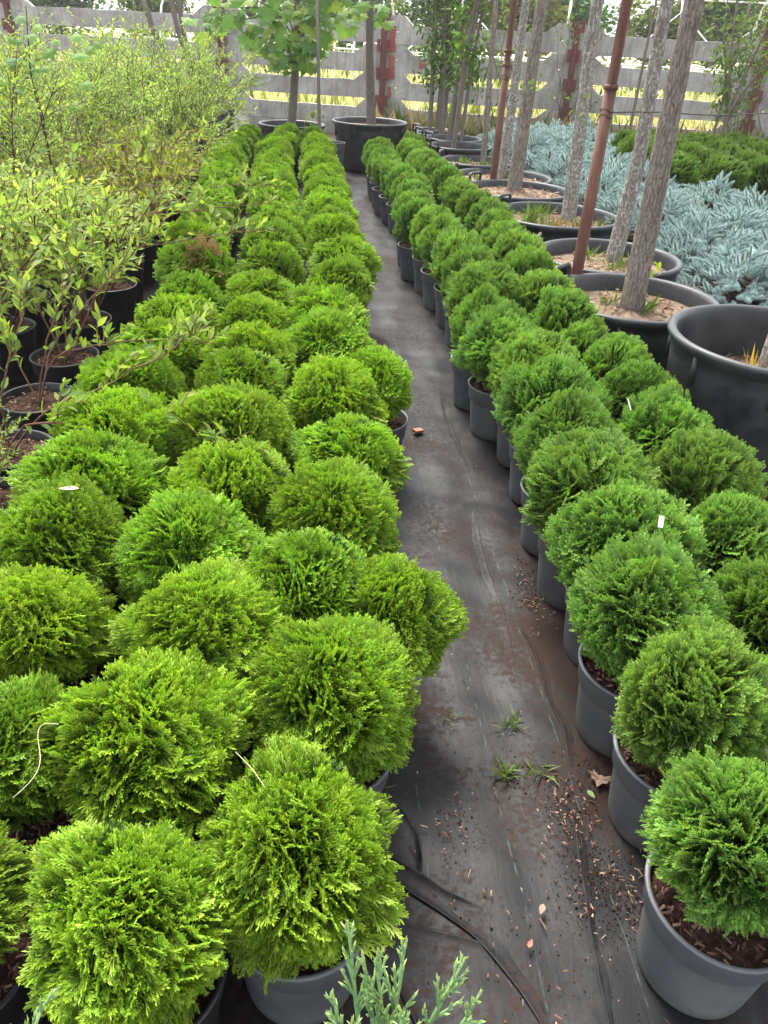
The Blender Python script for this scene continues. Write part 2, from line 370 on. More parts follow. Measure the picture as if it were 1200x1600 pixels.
def build_folds():
    for q,(pl,h,w,sd) in enumerate(FOLDS):
        P=np.array(pl); t=np.linspace(0,len(P)-1,len(P)*14); P=np.stack([np.interp(t,np.arange(len(P)),P[:,k]) for k in range(2)],-1)
        for _ in range(14): P[1:-1]=(P[:-2]+2*P[1:-1]+P[2:])/4
        T=nrm(np.gradient(P,axis=0)); Nn=np.stack([T[:,1],-T[:,0]],-1)*sd; m=len(P); u=np.linspace(0,1,m); e=np.clip(np.minimum(u,1-u)*5,0,1)**.7
        wob=1+.25*np.sin(u*11+q)+.15*np.sin(u*23+2*q)
        prof=[(w*3.0,-.0016),(w*2.2,.0),(w*1.5,.10*h),(w*.9,.35*h),(w*.45,.68*h),(w*.2,.92*h),(.0,1.0*h),(-.0035,.82*h),(-.0035,.5*h),(.002,.2*h),(.008,-.004)]
        g=MB(); V=np.zeros((m,len(prof),3))
        for j,(x,z) in enumerate(prof):
            V[:,j,:2]=P+Nn*(x*wob*(.3+.7*e)*.5)[:,None]; V[:,j,2]=np.where(z>0,z*e,z)+.001+fabz(V[:,j,0],V[:,j,1])
        k=len(prof); i,j=np.meshgrid(np.arange(m-1),np.arange(k-1),indexing='ij'); g.add(V.reshape(-1,3),np.stack([i*k+j,(i+1)*k+j,(i+1)*k+j+1,i*k+j+1],-1).reshape(-1,4))
        put('weed_fabric_fold',g.mesh('weed_fabric_fold',M_FABRIC),kind='structure')
build_ground(); build_fabric(); build_folds()

# ------------------------------------------------------------------ concrete fence
FA=np.array([-1.50,15.06]); FB=np.array([6.66,12.73]); FD=(FB-FA)/np.linalg.norm(FB-FA)   # the fence line
def fpt(s): return FA+FD*s
POSTS=[-9.2,-6.5,-3.82,0.0,2.73,5.70,8.45,11.2,13.9]
def plank_mesh(Lg,H,seed):
    r=random.Random(seed); cu=bpy.data.curves.new('tmp','CURVE'); cu.dimensions='2D'; cu.fill_mode='BOTH'; cu.extrude=.035; cu.bevel_depth=.004
    j=lambda a=.006: r.uniform(-a,a)
    ear=.30; ch=.17; dip=.135
    pts=[(.04,.003)]
    for k in range(1,9): pts.append((Lg*k/9+j(),.003+abs(j(.004))))
    pts+=[(Lg-.04,.003),(Lg-.04+j(),H*.5),(Lg-.04,H-.004+j(.003)),(Lg-ear+j(.02),H-.004)]
    pts+=[(Lg-ear-ch+j(.02),H-dip+j())]
    for k in range(1,9): pts.append((Lg-ear-ch-(Lg-2*ear-2*ch)*k/9+j(.02),H-dip+j(.007)))
    pts+=[(ear+ch+j(.02),H-dip+j()),(ear+j(.02),H-.004),(.04,H-.004+j(.003)),(.04+j(),H*.5)]
    def spl(ps):
        s=cu.splines.new('POLY'); s.points.add(len(ps)-1); s.use_cyclic_u=True
        for q,(x,y) in zip(s.points,ps): q.co=(x,y,0,1)
    spl(pts)
    for cx in (.2,Lg-.2): spl([(cx+.022*math.cos(a*PI/4),H*.45+.022*math.sin(a*PI/4)) for a in range(8)])
    o=bpy.data.objects.new('tmp',cu); COL.objects.link(o); o.rotation_euler=(PI/2,0,0)
    dg=bpy.context.evaluated_depsgraph_get(); me=bpy.data.meshes.new_from_object(o.evaluated_get(dg))
    bpy.data.objects.remove(o); bpy.data.curves.remove(cu)
    me.transform(Matrix.Rotation(PI/2,4,'X')); me.materials.clear(); me.materials.append(M_CONC); me.name='concrete_plank'; return me
def build_fence():
    ang=math.atan2(FD[1],FD[0])
    f=thing('concrete_fence','weathered grey concrete plank fence with rusty steel posts behind the nursery tubs','fence',(FA[0],FA[1],0),ang)
    H=.39; z0=.13
    for a,b in zip(POSTS[:-1],POSTS[1:]):
        for k in range(4):
            me=plank_mesh(b-a,H,int(a*10)+k); o=put('concrete_plank',me,f,(a,RNG.uniform(-.008,.008),z0+k*H-(.004 if k else 0)))
            o.rotation_euler=(RNG.uniform(-.012,.012),RNG.uniform(-.004,.004),0)
        b0=MB(); add_box(b0,(a+.03,-.05,-.1),(b-.03,.05,z0-.006)); b0.build('foundation_slab',M_CONC,f,smooth=False)
    for s in POSTS:
        p=MB(); w=.045
        add_box(p,(s-w,-.10,-.05),(s+w,-.085,1.72+.05*math.sin(s*3))); add_box(p,(s-.006,-.085,-.05),(s+.006,.085,1.70)); add_box(p,(s-w,.085,-.05),(s+w,.10,1.71))
        po=p.build('steel_post',M_PAINT,f,smooth=False)
        for k in range(5):
            for sd in (-1,1):
                q=MB(); z=z0+k*H-.02; add_box(q,(s+sd*(w+.003)-(.055 if sd<0 else 0),-.118,z-.09),(s+sd*(w+.003)+(.055 if sd>0 else 0),-.103,z+.08))
                q.build('bracket_plate',M_PAINT,po,smooth=False)
    # faded red paint band on the planks right of the middle post, and a splash
    for (x,z,w,h) in [(2.86,.985,.10,.33),(2.86,1.37,.11,.34),(3.36,1.04,.10,.13),(2.84,.62,.06,.16)]:
        q=MB(); k=6; pts=[]
        for i in range(k+1): e=(1-abs(i/k-.5)*.35) if w>h*.6 else 1; pts+=[(x-w/2*e+RNG.uniform(-.008,.008),-.0475,z-h/2+h*i/k),(x+w/2*e+RNG.uniform(-.012,.012),-.0475,z-h/2+h*i/k)]
        q.add(pts,[[2*i,2*i+1,2*i+3,2*i+2] for i in range(k)]); q.build('paint_mark',M_PINK,f)
    # broken piece of concrete lying at the foot
    for (lx,ly,label) in [(-1.35,14.2,'broken concrete slab with a bolt hole lying at the fence foot by the black tub'),(6.55,12.1,'pale broken concrete lump leaning at the fence foot behind right thujas')]:
        b=MB(); bm=bmesh.new(); bmesh.ops.create_cube(bm,size=1); bmesh.ops.subdivide_edges(bm,edges=bm.edges,cuts=3,use_grid_fill=True)
        for v in bm.verts: v.co=Vector((v.co.x*.62,v.co.y*.12,v.co.z*.34))+Vector(mnoise.noise_vector(v.co*3+Vector((lx,0,0))))*.05
        me=bpy.data.meshes.new('concrete_lump'); bm.to_mesh(me); bm.free(); me.materials.append(M_CONC)
        o=put('concrete_lump',me,None,(lx,ly,.13)); o.rotation_euler=(-.5,.15,ang+.1); tag(o,label,'concrete')
build_fence()

# ------------------------------------------------------------------ beyond the fence
ORD=['first','second','third','fourth','fifth','sixth','seventh','eighth','ninth','tenth','eleventh','twelfth','thirteenth','fourteenth','fifteenth','sixteenth','seventeenth','eighteenth','nineteenth','twentieth','twenty-first','twenty-second','twenty-third','twenty-fourth','twenty-fifth','twenty-sixth','twenty-seventh','twenty-eighth','twenty-ninth','thirtieth']
def far_tree(x,y,h,w,label,seed,col=(.055,.10,.03),group='trees beyond the field'):
    r=np.random.default_rng(seed); t=thing('tree',label,'tree',(x,y,0),0,group)
    s=MB(); add_tube(s,[(0,0,-.1),(.05*h*.1,0,h*.3),(0,0,h*.7)],[.03*h,.022*h,.01*h],7,(.1,.08,.06))
    for k in range(6):
        a=r.uniform(0,2*PI); add_tube(s,[(0,0,h*(.25+.06*k)),(math.cos(a)*w*.2,math.sin(a)*w*.2,h*(.4+.07*k)),(math.cos(a)*w*.4,math.sin(a)*w*.4,h*(.5+.07*k))],[.01*h,.007*h,.003*h],5,(.1,.08,.06))
    s.build('trunk',M_STEM,t)
    nb=26; d=nrm(r.normal(size=(nb,3))); cen=d*np.array([w*.38,w*.38,h*.33])*r.uniform(.3,1,(nb,1))+np.array([0,0,h*.6])
    n=4200; ci=r.integers(0,nb,n); p=cen[ci]+nrm(r.normal(size=(n,3)))*(w*.17)*r.uniform(.5,1.05,(n,1))
    tv=np.array([[-.5,0,0],[.5,0,0],[.4,.9,.15],[-.4,.9,.1]]); M=frames(r.normal(size=(n,3)),np.array([0,0,1.])); 
    cc=np.asarray(col)*(r.uniform(.65,1.35,nb)[ci][:,None])*r.uniform(.75,1.25,(n,1))
    m=MB(); inst(m,tv,[[0,1,2,3]],M,p,r.uniform(.026,.048,n)*w*.8,np.ones((4,3)),cc); m.build('crown',M_LEAF,t); return t
def frame_at(px,Y):  # rough bearing helper: x of a direction seen at fraction px of the width, at distance Y
    return Y*(.105+(px-.5)*1.02)
def build_far():
    far_tree(15.5,34,5.5,5,'rounded green tree beyond the field behind the steel frame',1)
    far_tree(23.5,42,3.0,4,'broad bright green tree in front of the far white house',2,(.07,.12,.03))
    far_tree(28.6,43,2.6,4,'low bushy tree just right of the far white house',3,(.05,.09,.03))
    far_tree(12,46,9,7,'tall dark tree seen between the two lichen trunks',4,(.03,.06,.03))
    far_tree(8,40,7,7,'mid green tree seen behind the reddish stake',5,(.05,.09,.03))
    far_tree(-3,44,8,8,'wide tree seen behind the lobed leaf tree',6,(.06,.11,.03))
    far_tree(-14,42,7,9,'tree far behind the left end of the fence',7,(.07,.12,.03))
    far_tree(38,38,5,7,'tree at the far right end of the field',8,(.06,.1,.03))
    far_tree(2.5,52,7,9,'tree far behind the multi stemmed shrubs',9,(.06,.1,.04))
    r0=np.random.default_rng(55); 
    for k,(x,y) in enumerate([(1,33),(4.5,36),(7.5,34),(10.5,37),(13,33),(17.5,37),(20.5,33),(24,36),(31,37),(36,34),(-2,36),(-6,34),(-10,37),(-18,36),(-23,35)]):
        far_tree(x,y,r0.uniform(2.9,4.2) if x<22 else r0.uniform(2.4,3.0),r0.uniform(4.2,5.5),'rounded bush in the shrubbery beyond the field, %s from the %s'%((ORD[k],'middle going right') if k<10 else (ORD[k-10],'middle going left')),700+k,(.06+.03*(k%3),.12+.03*(k%2),.03),'bushes beyond the field')
    # low hedge with pale blooms
    r=np.random.default_rng(5); m=MB(); n=26000
    p=np.stack([r.uniform(-25,45,n),r.uniform(25.2,27,n),np.abs(r.normal(0,.55,n))],-1); p[:,1]-=p[:,0]*.27; p[:,2]=np.minimum(p[:,2],1.3+.25*np.sin(p[:,0]*1.7))
    tv=np.array([[-.5,0,0],[.5,0,0],[.4,.9,.15],[-.4,.9,.1]]); cc=np.where(r.uniform(size=(n,1))<.05,np.array([[.6,.6,.4]]),np.array([[.085,.14,.03]])*r.uniform(.6,1.4,(n,1)))
    inst(m,tv,[[0,1,2,3]],frames(r.normal(size=(n,3)),np.array([0,0,1.])),p,r.uniform(.08,.15,n),np.ones((4,3)),cc); m.build('hedge_foliage',M_LEAF)['kind']='stuff'
    # house
    ang=-.25; h=thing('house','distant white house with slate grey roof beyond the fence at right','house',(51.5,110,0),ang)
    b=MB(); add_box(b,(-6,-4,-.2),(6,4,4.4)); b.build('wall',M_WALL,h,smooth=False)
    g=MB(); V=[(-6.5,-4.6,4.3),(6.5,-4.6,4.3),(6.5,4.6,4.3),(-6.5,4.6,4.3),(-6.5,0,6.4),(6.5,0,6.4)]
    g.add(V,[[0,1,5,4],[2,3,4,5],[3,2,1,0]]); g.add(V,[[0,4,3],[1,2,5]]); ro=g.build('roof',M_ROOF,h,smooth=False)
    c=MB(); add_box(c,(2,.4,5.6),(2.7,1.1,7.1)); c.build('chimney',M_WALL,ro,smooth=False)
    for x in (-4.2,-1.6,1.4,4): 
        w=MB(); add_box(w,(x-.5,-4.06,1.1),(x+.5,-3.98,2.4)); wo=w.build('window',M_WHITE,h,smooth=False)
        for dx in (-.22,.22): q=MB(); add_box(q,(x+dx-.18,-4.075,1.18),(x+dx+.18,-4.062,2.32)); q.build('pane',M_GLASS,wo,smooth=False)
    # bare polytunnel frame: hoops, rails, diagonal braces
    t=thing('polytunnel_frame','bare white metal polytunnel frame standing beyond the fence','greenhouse frame',(0,22,0),-.27)
    for x in np.arange(-4,24,2.5):
        q=MB(); P=[(x,0,-.1),(x,0,1.0),(x,.25,1.7),(x,.9,2.35),(x,2.0,2.75),(x,3.2,2.8),(x,4.4,2.45),(x,5.1,1.8),(x,5.4,1.0),(x,5.4,-.1)]; add_tube(q,P,.028,7); q.build('hoop',M_GALV,t)
    for z,yy,rr in ((1.02,-.04,.022),(1.42,.06,.015),(.62,-.04,.015),(2.35,.93,.02)):
        q=MB(); add_tube(q,[(-4.4,yy,z),(10,yy,z),(22.5,yy,z)],rr,6); q.build('rail',M_GALV,t)
    for x in np.arange(-4,21,5.0):
        for a,c in ((0,2.5),(5,2.5)): q=MB(); add_tube(q,[(x+a,-.05,0),(x+c,.6,2.1)],.016,5); q.build('brace',M_GALV,t)
    # tall dry grass right behind the fence
    m=MB(); n=9000; s=r.uniform(-9,14,n); d=r.uniform(.3,7,n)**1.2; nv=np.array([-FD[1],FD[0]])
    p=np.concatenate([FA+FD*s[:,None]+nv*d[:,None],np.full((n,1),-.02)],1)
    tv=np.array([[-.012,0,0],[.012,0,0],[.009,.55,.05],[0,1,.25]]); tf=[[0,1,2],[0,2,3]]
    ax=nrm(np.stack([r.normal(0,.2,n),r.normal(0,.2,n),np.ones(n)],-1)); cc=np.where(r.uniform(size=(n,1))<.3,np.array([[.16,.22,.05]]),np.array([[.60,.55,.36]]))*r.uniform(.7,1.2,(n,1))
    inst(m,tv,tf,frames(ax,r.normal(size=(n,3))),p,r.uniform(.3,.75,n),np.ones((4,3)),cc); m.build('tall_dry_grass',M_GRASS)['kind']='stuff'
build_far()

def build_glare_haze():  # scattering volume added to imitate veiling lens glare over the far end
    m=bpy.data.materials.new('thin_glare_haze'); m.use_nodes=True; nt=m.node_tree; nt.nodes.clear()
    out=nt.nodes.new('ShaderNodeOutputMaterial'); v=nt.nodes.new('ShaderNodeVolumePrincipled')
    v.inputs['Color'].default_value=(.95,.96,1,1); v.inputs['Density'].default_value=GLARE_HAZE; v.inputs['Anisotropy'].default_value=.55
    L(nt,v.outputs[0],out.inputs['Volume'])
    h=MB(); add_box(h,(-430,-90,-1.2),(430,770,12)); put('glare_haze',h.mesh('glare_haze',m,False),kind='stuff')
GLARE_HAZE=.0012
build_glare_haze()

# ------------------------------------------------------------------ globe thujas
def frond_template(seed, nb=7, sub=3, spread=38, wid=.015, finger=1.0):
    """a flat spray: axis, side branchlets and their tips, each a slightly ridged cord; length 1 along y"""
    r=np.random.default_rng(seed); segs=[]
    def bend(p): return p
    segs.append((np.array([0,0.]),np.array([0,1.]),wid*1.05,0,1))
    for side in (-1,1):
        for i in range(nb):
            t=.16+.80*(i+ (.5 if side>0 else 0))/nb+r.uniform(-.02,.02)
            if t>.97: continue
            ln=(.56*(1-t)**.75+.10)*r.uniform(.8,1.15)*finger; a=math.radians(spread*(1-.3*t)+r.uniform(-6,6))*side
            b=np.array([r.uniform(-.01,.01),t]); d=np.array([math.sin(a),math.cos(a)]); e=b+d*ln; segs.append((b,e,wid*.95,t,min(1,t+ln)))
            ns=sub if ln>.22 else (2 if ln>.13 else 1)
            for k in range(ns):
                u=.28+.6*k/max(ns,1)+r.uniform(-.04,.04); 
                for s2 in (-1,1):
                    if r.uniform()<.14: continue
                    l2=ln*.50*(1-u*.6)*r.uniform(.8,1.2); a2=a+s2*math.radians(26+r.uniform(-6,6))
                    b2=b+d*ln*u; segs.append((b2,b2+np.array([math.sin(a2),math.cos(a2)])*l2,wid*.85,t+ln*u*.8,min(1,t+ln*u+l2)))
    V=[];F=[];S=[]
    for b,e,w,t0,t1 in segs:
        d=e-b; n=np.array([-d[1],d[0]])/max(np.hypot(*d),1e-6)*w
        z=r.uniform(-.022,.022); k=len(V)
        if t0>0 and w<wid*.9:
            m=b+d*.7; q=r.uniform(-.5,.5)*w; V+=[(b[0],b[1],0),(m[0]+n[0],m[1]+n[1],z+q),(m[0]-n[0],m[1]-n[1],z-q),(e[0],e[1],z+r.uniform(-.03,.03))]; F+=[[k,k+3,k+1],[k,k+2,k+3]]; S+=[t0,t0+(t1-t0)*.7,t0+(t1-t0)*.7,t1]; continue
        m=b+d*.74
        ez=z+r.uniform(-.03,.03); V+=[(b[0],b[1],0),(m[0]+n[0],m[1]+n[1],z-.006),(m[0],m[1],z+w*.75),(m[0]-n[0],m[1]-n[1],z-.006),(e[0],e[1],ez)]
        F+=[[k,k+2,k+1],[k,k+3,k+2],[k+1,k+2,k+4],[k+2,k+3,k+4]]; tm=t0+(t1-t0)*.74; S+=[t0,tm,tm,tm,t1]
    V=np.array(V); V[:,2]+=.10*V[:,1]**2-.25*V[:,0]**2
    return V,np.array(F),np.array(S)
def crown_mesh(seed, kind, nfr=760, R=.18, rz=1.0, gold=1.0, dim=1.0):
    r=np.random.default_rng(seed); m=MB()
    if kind=='shingle': tmpl=[frond_template(seed*7+k,6 if nfr>800 else 5,3 if nfr>800 else 2,32,.0175 if nfr>800 else .027) for k in range(4)]; ln0=.56
    else: tmpl=[frond_template(seed*7+k,6 if nfr>800 else 5,2,28,.0180 if nfr>800 else .027,.9) for k in range(4)]; ln0=.50
    # even points over the globe, open at the bottom
    i=np.arange(nfr)+.5; ph=np.arccos(1-1.82*i/nfr); th=PI*(1+5**.5)*i
    ph=ph+r.normal(0,.04,nfr); th=th+r.normal(0,.05,nfr)
    n=np.stack([np.sin(ph)*np.cos(th),np.sin(ph)*np.sin(th),np.cos(ph)],-1)
    nc=46 if kind=='shingle' else 60
    cn=nrm(r.normal(size=(nc,3))); D=n@cn.T; ci=np.argmax(D,1); cd=np.arccos(np.clip(D[np.arange(nfr),ci],-1,1)); cvec=cn[ci]
    crad=r.uniform(.90,1.07,nc)[ci]; ctw=r.uniform(0,PI,nc)[ci]; ctint=r.uniform(.86,1.14,nc)[ci]
    lob=1+.07*np.sin(n[:,0]*4+seed)*np.sin(n[:,1]*5+seed*2)+.04*np.sin(n[:,2]*7+n[:,0]*3+seed)
    rad=R*lob*crad*(1-.22*np.clip(cd,0,.6)**1.5/.46)*r.uniform(.90,1.06,nfr)
    up=np.array([0,0,1.])
    tang=nrm(up-n*(n@up)[:,None]+1e-6)
    if kind=='shingle': a=n*1.0+tang*(-.12)+(cvec-n)*.9+r.normal(0,.17,(nfr,3))+up*.18
    else: a=n*.9+up*.42+(cvec-n)*.5+r.normal(0,.16,(nfr,3))
    a=nrm(a); ln=R*ln0*r.uniform(.85,1.2,nfr); tip=n*rad[:,None]*np.array([1,1,rz]); base=tip-a*ln[:,None]
    side=nrm(np.cross(up,n)+r.normal(0,.05,(nfr,3)))
    M=frames(a,side,(ctw-PI/2)*.8+r.normal(0,.45,nfr))
    br=r.uniform(.82,1.18,nfr)*ctint; pick=r.integers(0,4,nfr); yel=r.uniform(0,1,nfr)
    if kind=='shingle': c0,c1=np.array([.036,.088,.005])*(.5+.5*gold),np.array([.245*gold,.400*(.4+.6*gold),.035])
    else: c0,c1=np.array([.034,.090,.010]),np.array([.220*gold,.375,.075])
    c0=c0*dim; c1=c1*dim  # yellow-green new-growth tips; base colour also darkened to paint shade into the gaps
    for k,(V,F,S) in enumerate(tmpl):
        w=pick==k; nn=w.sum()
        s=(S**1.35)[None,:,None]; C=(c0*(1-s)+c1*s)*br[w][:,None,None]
        C=C*(1+np.array([.22,.05,0])*((yel[w]-.5)[:,None,None]))
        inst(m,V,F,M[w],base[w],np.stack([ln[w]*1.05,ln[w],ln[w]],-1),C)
    # short inner sprays that close the gaps
    ni=nfr//3; q=nrm(r.normal(size=(ni,3))); q=q[q[:,2]>-.75]; ni=len(q); V,F,S=tmpl[0]
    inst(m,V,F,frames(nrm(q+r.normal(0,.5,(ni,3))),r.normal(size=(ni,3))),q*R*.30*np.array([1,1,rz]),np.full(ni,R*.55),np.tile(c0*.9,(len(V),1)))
    return m.mesh('foliage',M_THUJA,smooth=False)
def core_mesh(R,rz,seed):
    r=random.Random(seed); s=MB()
    for k in range(16):
        a=r.uniform(0,2*PI); e=r.uniform(.2,1.3); l=R*r.uniform(.75,.95)
        d=np.array([math.cos(a)*math.cos(e),math.sin(a)*math.cos(e),math.sin(e)*rz])
        z=-R*rz*1.12; add_tube(s,[(0,0,z),(d[0]*l*.3,d[1]*l*.3,z+R*.5),(d[0]*l*.75,d[1]*l*.75,z+R*.7+d[2]*l*.4)],[.008,.005,.002],5,(.07,.05,.035))
    return s.mesh('stem',M_STEM)
POT_H=.235
def pot_mesh(name,rt,rb,h,mat,n=44,lip=.007,collar=True):
    m=MB()
    p=[(0.0,.004),(rb*.93,.004),(rb*.985,.0),(rb,.006),(rb+(rt-rb)*.09,.02),(rb+(rt-rb)*.1,.023)]
    zc=h*.70; rc=rb+(rt-rb)*.70
    if collar: p+=[(rc-.003,zc-.006),(rc-.001,zc),(rc+.0045,zc+.006),(rt+.001,h-.012)]
    p+=[(rt+.002,h-.010),(rt+lip,h-.006),(rt+lip,h-.001),(rt+lip*.6,h+.001),(rt-.001,h+.0005),(rt-.003,h-.004),(rb*.97,.012)]
    add_lathe(m,p,n); return m.mesh(name,mat)
def mulch_mesh(rad,seed,nch=260,mat=M_MULCH,cols=((.15,.080,.057),(.26,.165,.125),(.075,.04,.03)),sz=.015):
    r=np.random.default_rng(seed); m=MB(); rings=7; n=26; prof=[]
    V=[(0,0,.012)]; 
    for k in range(1,rings+1):
        for j in range(n):
            t=2*PI*j/n; V.append((rad*k/rings*math.cos(t),rad*k/rings*math.sin(t),r.uniform(-.006,.008) if k<rings else -.004))
    F3=[[0,1+j,1+(j+1)%n] for j in range(n)]; F4=[[1+(k-1)*n+j,1+k*n+j,1+k*n+(j+1)%n,1+(k-1)*n+(j+1)%n] for k in range(1,rings) for j in range(n)]
    m.add(V,F3); m.Q.append(np.array(F4)); m.QM.append(np.zeros(len(F4)))
    rr=rad*.95*np.sqrt(r.uniform(0,1,nch)); tt=r.uniform(0,2*PI,nch); P=np.stack([rr*np.cos(tt),rr*np.sin(tt),r.uniform(.004,.016,nch)],-1)
    tv=np.array([[-.5,-.18,0],[.5,-.12,0],[.55,.15,.02],[-.45,.2,.03],[-.4,-.1,.14],[.45,-.06,.12],[.4,.1,.13],[-.4,.12,.15]])
    tf=[[4,5,6,7],[0,1,5,4],[1,2,6,5],[2,3,7,6],[3,0,4,7]]
    ax=nrm(np.stack([r.normal(0,.3,nch),r.normal(0,.3,nch),np.ones(nch)],-1)); Mz=frames(r.normal(size=(nch,3))*np.array([1,1,.25]),ax)
    inst(m,tv,tf,Mz,P,r.uniform(.5,1.3,nch)*sz,np.ones((8,3)),np.array(cols)[r.integers(0,len(cols),nch)]*r.uniform(.7,1.3,(nch,1)),1)
    return m.mesh('bark_mulch',[mat,M_CHIP],smooth=False)

CROWN_L=[crown_mesh(100+k,'shingle',1250 if k<3 else 700,.18,.97,(1.14,1.04,.98,1.06,.98,1.02)[k]) for k in range(6)]
CROWN_R=[crown_mesh(200+k,'upright',1200 if k<3 else 740,.18,1.04,(.95,1.05,1.0,1.05,.98,1.05)[k],.66 if k==5 else 1.0) for k in range(6)]
STEMS=[core_mesh(.18,1.0,k) for k in range(3)]
POT_ME=pot_mesh('pot',.132,.106,POT_H,M_POT)
BPOT_ME=pot_mesh('pot',.132,.106,POT_H,M_BLACKPOT)
MULCH=[mulch_mesh(.124,k) for k in range(4)]
ROWS={
 'A': [(-0.03,0.79,0.165),(0.03,1.13,0.167),(-0.02,1.50,0.165),(0.12,1.46,0.150),(0.05,1.78,0.175),(0.10,2.15,0.157),(0.07,2.59,0.175),(0.23,2.77,0.140),(0.06,3.10,0.18),(0.06,3.42,0.185),(0.13,3.99,0.166),(0.16,4.47,0.183)],
 'B': [(-0.285,0.69,0.155),(-0.32,1.03,0.188),(-0.24,1.33,0.172),(-0.31,1.62,0.175),(-0.24,1.94,0.162),(-0.27,2.29,0.199),(-0.27,2.68,0.172),(-0.26,2.98,0.174),(-0.26,3.36,0.163),(-0.25,3.73,0.178),(-0.23,4.32,0.176),(-.25,4.72,.18)],
 'C': [(-0.60,0.72,0.135),(-0.56,1.02,0.135),(-0.62,1.37,0.150),(-0.65,1.68,0.172),(-0.64,1.96,0.192),(-0.64,2.29,0.188),(-0.66,2.64,0.179),(-0.61,3.01,0.175),(-0.60,3.31,0.181),(-0.59,3.67,0.160),(-0.63,4.29,0.199),(-.68,4.68,.188)],
 'D': [(0.74,0.76,0.150),(0.79,1.09,0.158),(0.79,1.36,0.181),(0.84,1.66,0.182),(0.83,1.94,0.195),(0.84,2.22,0.180),(0.87,2.55,0.195),(0.88,2.85,0.187),(0.81,3.12,0.178),(0.78,3.43,0.156),(0.87,3.87,0.195),(0.86,4.25,.17),(0.85,4.58,0.175)],
 'E': [(1.12,1.05,.16),(1.10,1.36,0.145),(1.14,1.67,0.140),(1.20,1.99,0.159),(1.19,2.29,0.160),(1.21,2.61,0.147),(1.23,2.88,0.151),(1.16,3.13,0.135),(1.16,3.43,0.175),(1.17,3.82,0.172),(1.20,4.30,0.155)]}
FAR={'A':([(4.98,.13),(6.0,.09),(7.6,.05),(9.0,.03),(9.9,0)],9.95),'B':([(5.1,-.26),(6.1,-.29),(6.9,-.34),(7.6,-.38),(9.1,-.40),(10,-.29)],10.0),
     'C':([(5.1,-.69),(5.6,-.70),(6.3,-.73),(7.1,-.79),(7.8,-.83),(8.6,-.85),(9.8,-.74)],9.8),'D':([(4.95,.83),(5.3,.77),(5.7,.74),(6.3,.78),(7.0,.77),(7.7,.70),(8.3,.66),(9.2,.68)],9.2),
     'E':([(4.65,1.22),(5.2,1.24),(5.7,1.24),(6.1,1.2),(6.8,1.18),(7.4,1.13),(8.0,1.07),(8.7,1.0),(9.4,1.1)],9.4)}
for k,(pl,ye) in FAR.items():
    y=pl[0][0]; xs=[p[1] for p in pl]; yy=[p[0] for p in pl]
    while y<=ye:
        ROWS[k].append((float(np.interp(y,yy,xs))+RNG.uniform(-.025,.025),y,(RNG.uniform(.165,.19) if k in 'ABC' else RNG.uniform(.145,.175)))); y+=.355+RNG.uniform(-.03,.03)
ROWTXT={'A':('yellow-green globe thuja','row left of the path'),'B':('yellow-green globe thuja','middle row of left block'),
        'C':('bright green globe thuja','row beside the potted shrubs'),'D':('fresh green globe thuja','row right of the path'),'E':('fresh green globe thuja','row beside the black tubs')}
ROWGRP={'A':'globe thujas lining the left of the path','B':'globe thujas in the middle row of the left block','C':'globe thujas beside the potted shrubs','D':'globe thujas lining the right of the path','E':'globe thujas beside the big tubs'}
SPECIAL={('B',0):'largest yellow-green globe thuja at the bottom left, nearest the camera',('A',0):'globe thuja in grey pot at bottom left beside the path, front of its row',
         ('A',3):'small globe thuja leaning out over the left edge of the path',('C',0):'thuja cut off by the left edge beside the front yellow-green globe',('D',0):'front right globe thuja with blue-green base in mulched grey pot',
         ('C',10):'globe thuja with a brown dry patch beside the potted shrubs',('D',3):'globe thuja with a white plant tag, in the right path row',('C',1):'globe thuja with a curly pale string at the left picture edge'}
def make_thuja(row,i,x,y,r,total,idx):
    a,b=ROWTXT[row]
    if (row,i) in SPECIAL: lab=SPECIAL[(row,i)]
    elif i<total/2: lab='%s, %s from front, %s'%(a,ORD[i],b)
    else: lab='%s, %s from far end, %s'%(a,ORD[total-1-i],b) if i<total-1 else 'farthest %s %s'%(a,b)
    t=thing('globe_thuja',lab,'shrub',(x,y,0),RNG.uniform(0,2*PI),ROWGRP[row])
    left=row in 'ABC'
    pot=put('pot',BPOT_ME if (row in 'BC') else POT_ME,t); 
    put('bark_mulch',MULCH[idx%4],t,(0,0,POT_H-.028),RNG.uniform(0,6))
    if (row,i)==('B',0): v=0
    elif y<3.2: v=idx%3
    else: v=3+idx%(3 if left else 2) if RNG.uniform()<.7 else 1+idx%2
    me=(CROWN_L if left else CROWN_R)[v]; s=r/.172
    z=.375 if left else .388
    if left: s*=1.05
    lean=.06
    f=put('foliage',me,t,(0,0,z),None,(s*RNG.uniform(.93,1.08),s*RNG.uniform(.93,1.08),s*RNG.uniform(.86,.98) if left else s*RNG.uniform(.92,1.03)*min(1.12,.17/r)**.5)); f.rotation_euler=(RNG.normal(0,lean),RNG.normal(0,lean),RNG.uniform(0,6))
    if (row,i)==('A',3): t.rotation_euler=(0,0,0); f.location=(.06,-.02,.325); f.rotation_euler=(.1,.35,1.)
    put('stem',STEMS[idx%3],t,(0,0,z),None,(s,s,1.0))
    return t
TH={}; idx=0
for row in 'ABCDE':
    ROWS[row].sort(key=lambda q:q[1]) if row not in 'A' else None
    for i,(x,y,r) in enumerate(ROWS[row]): TH[(row,i)]=make_thuja(row,i,x,y,r,len(ROWS[row]),idx); idx+=1
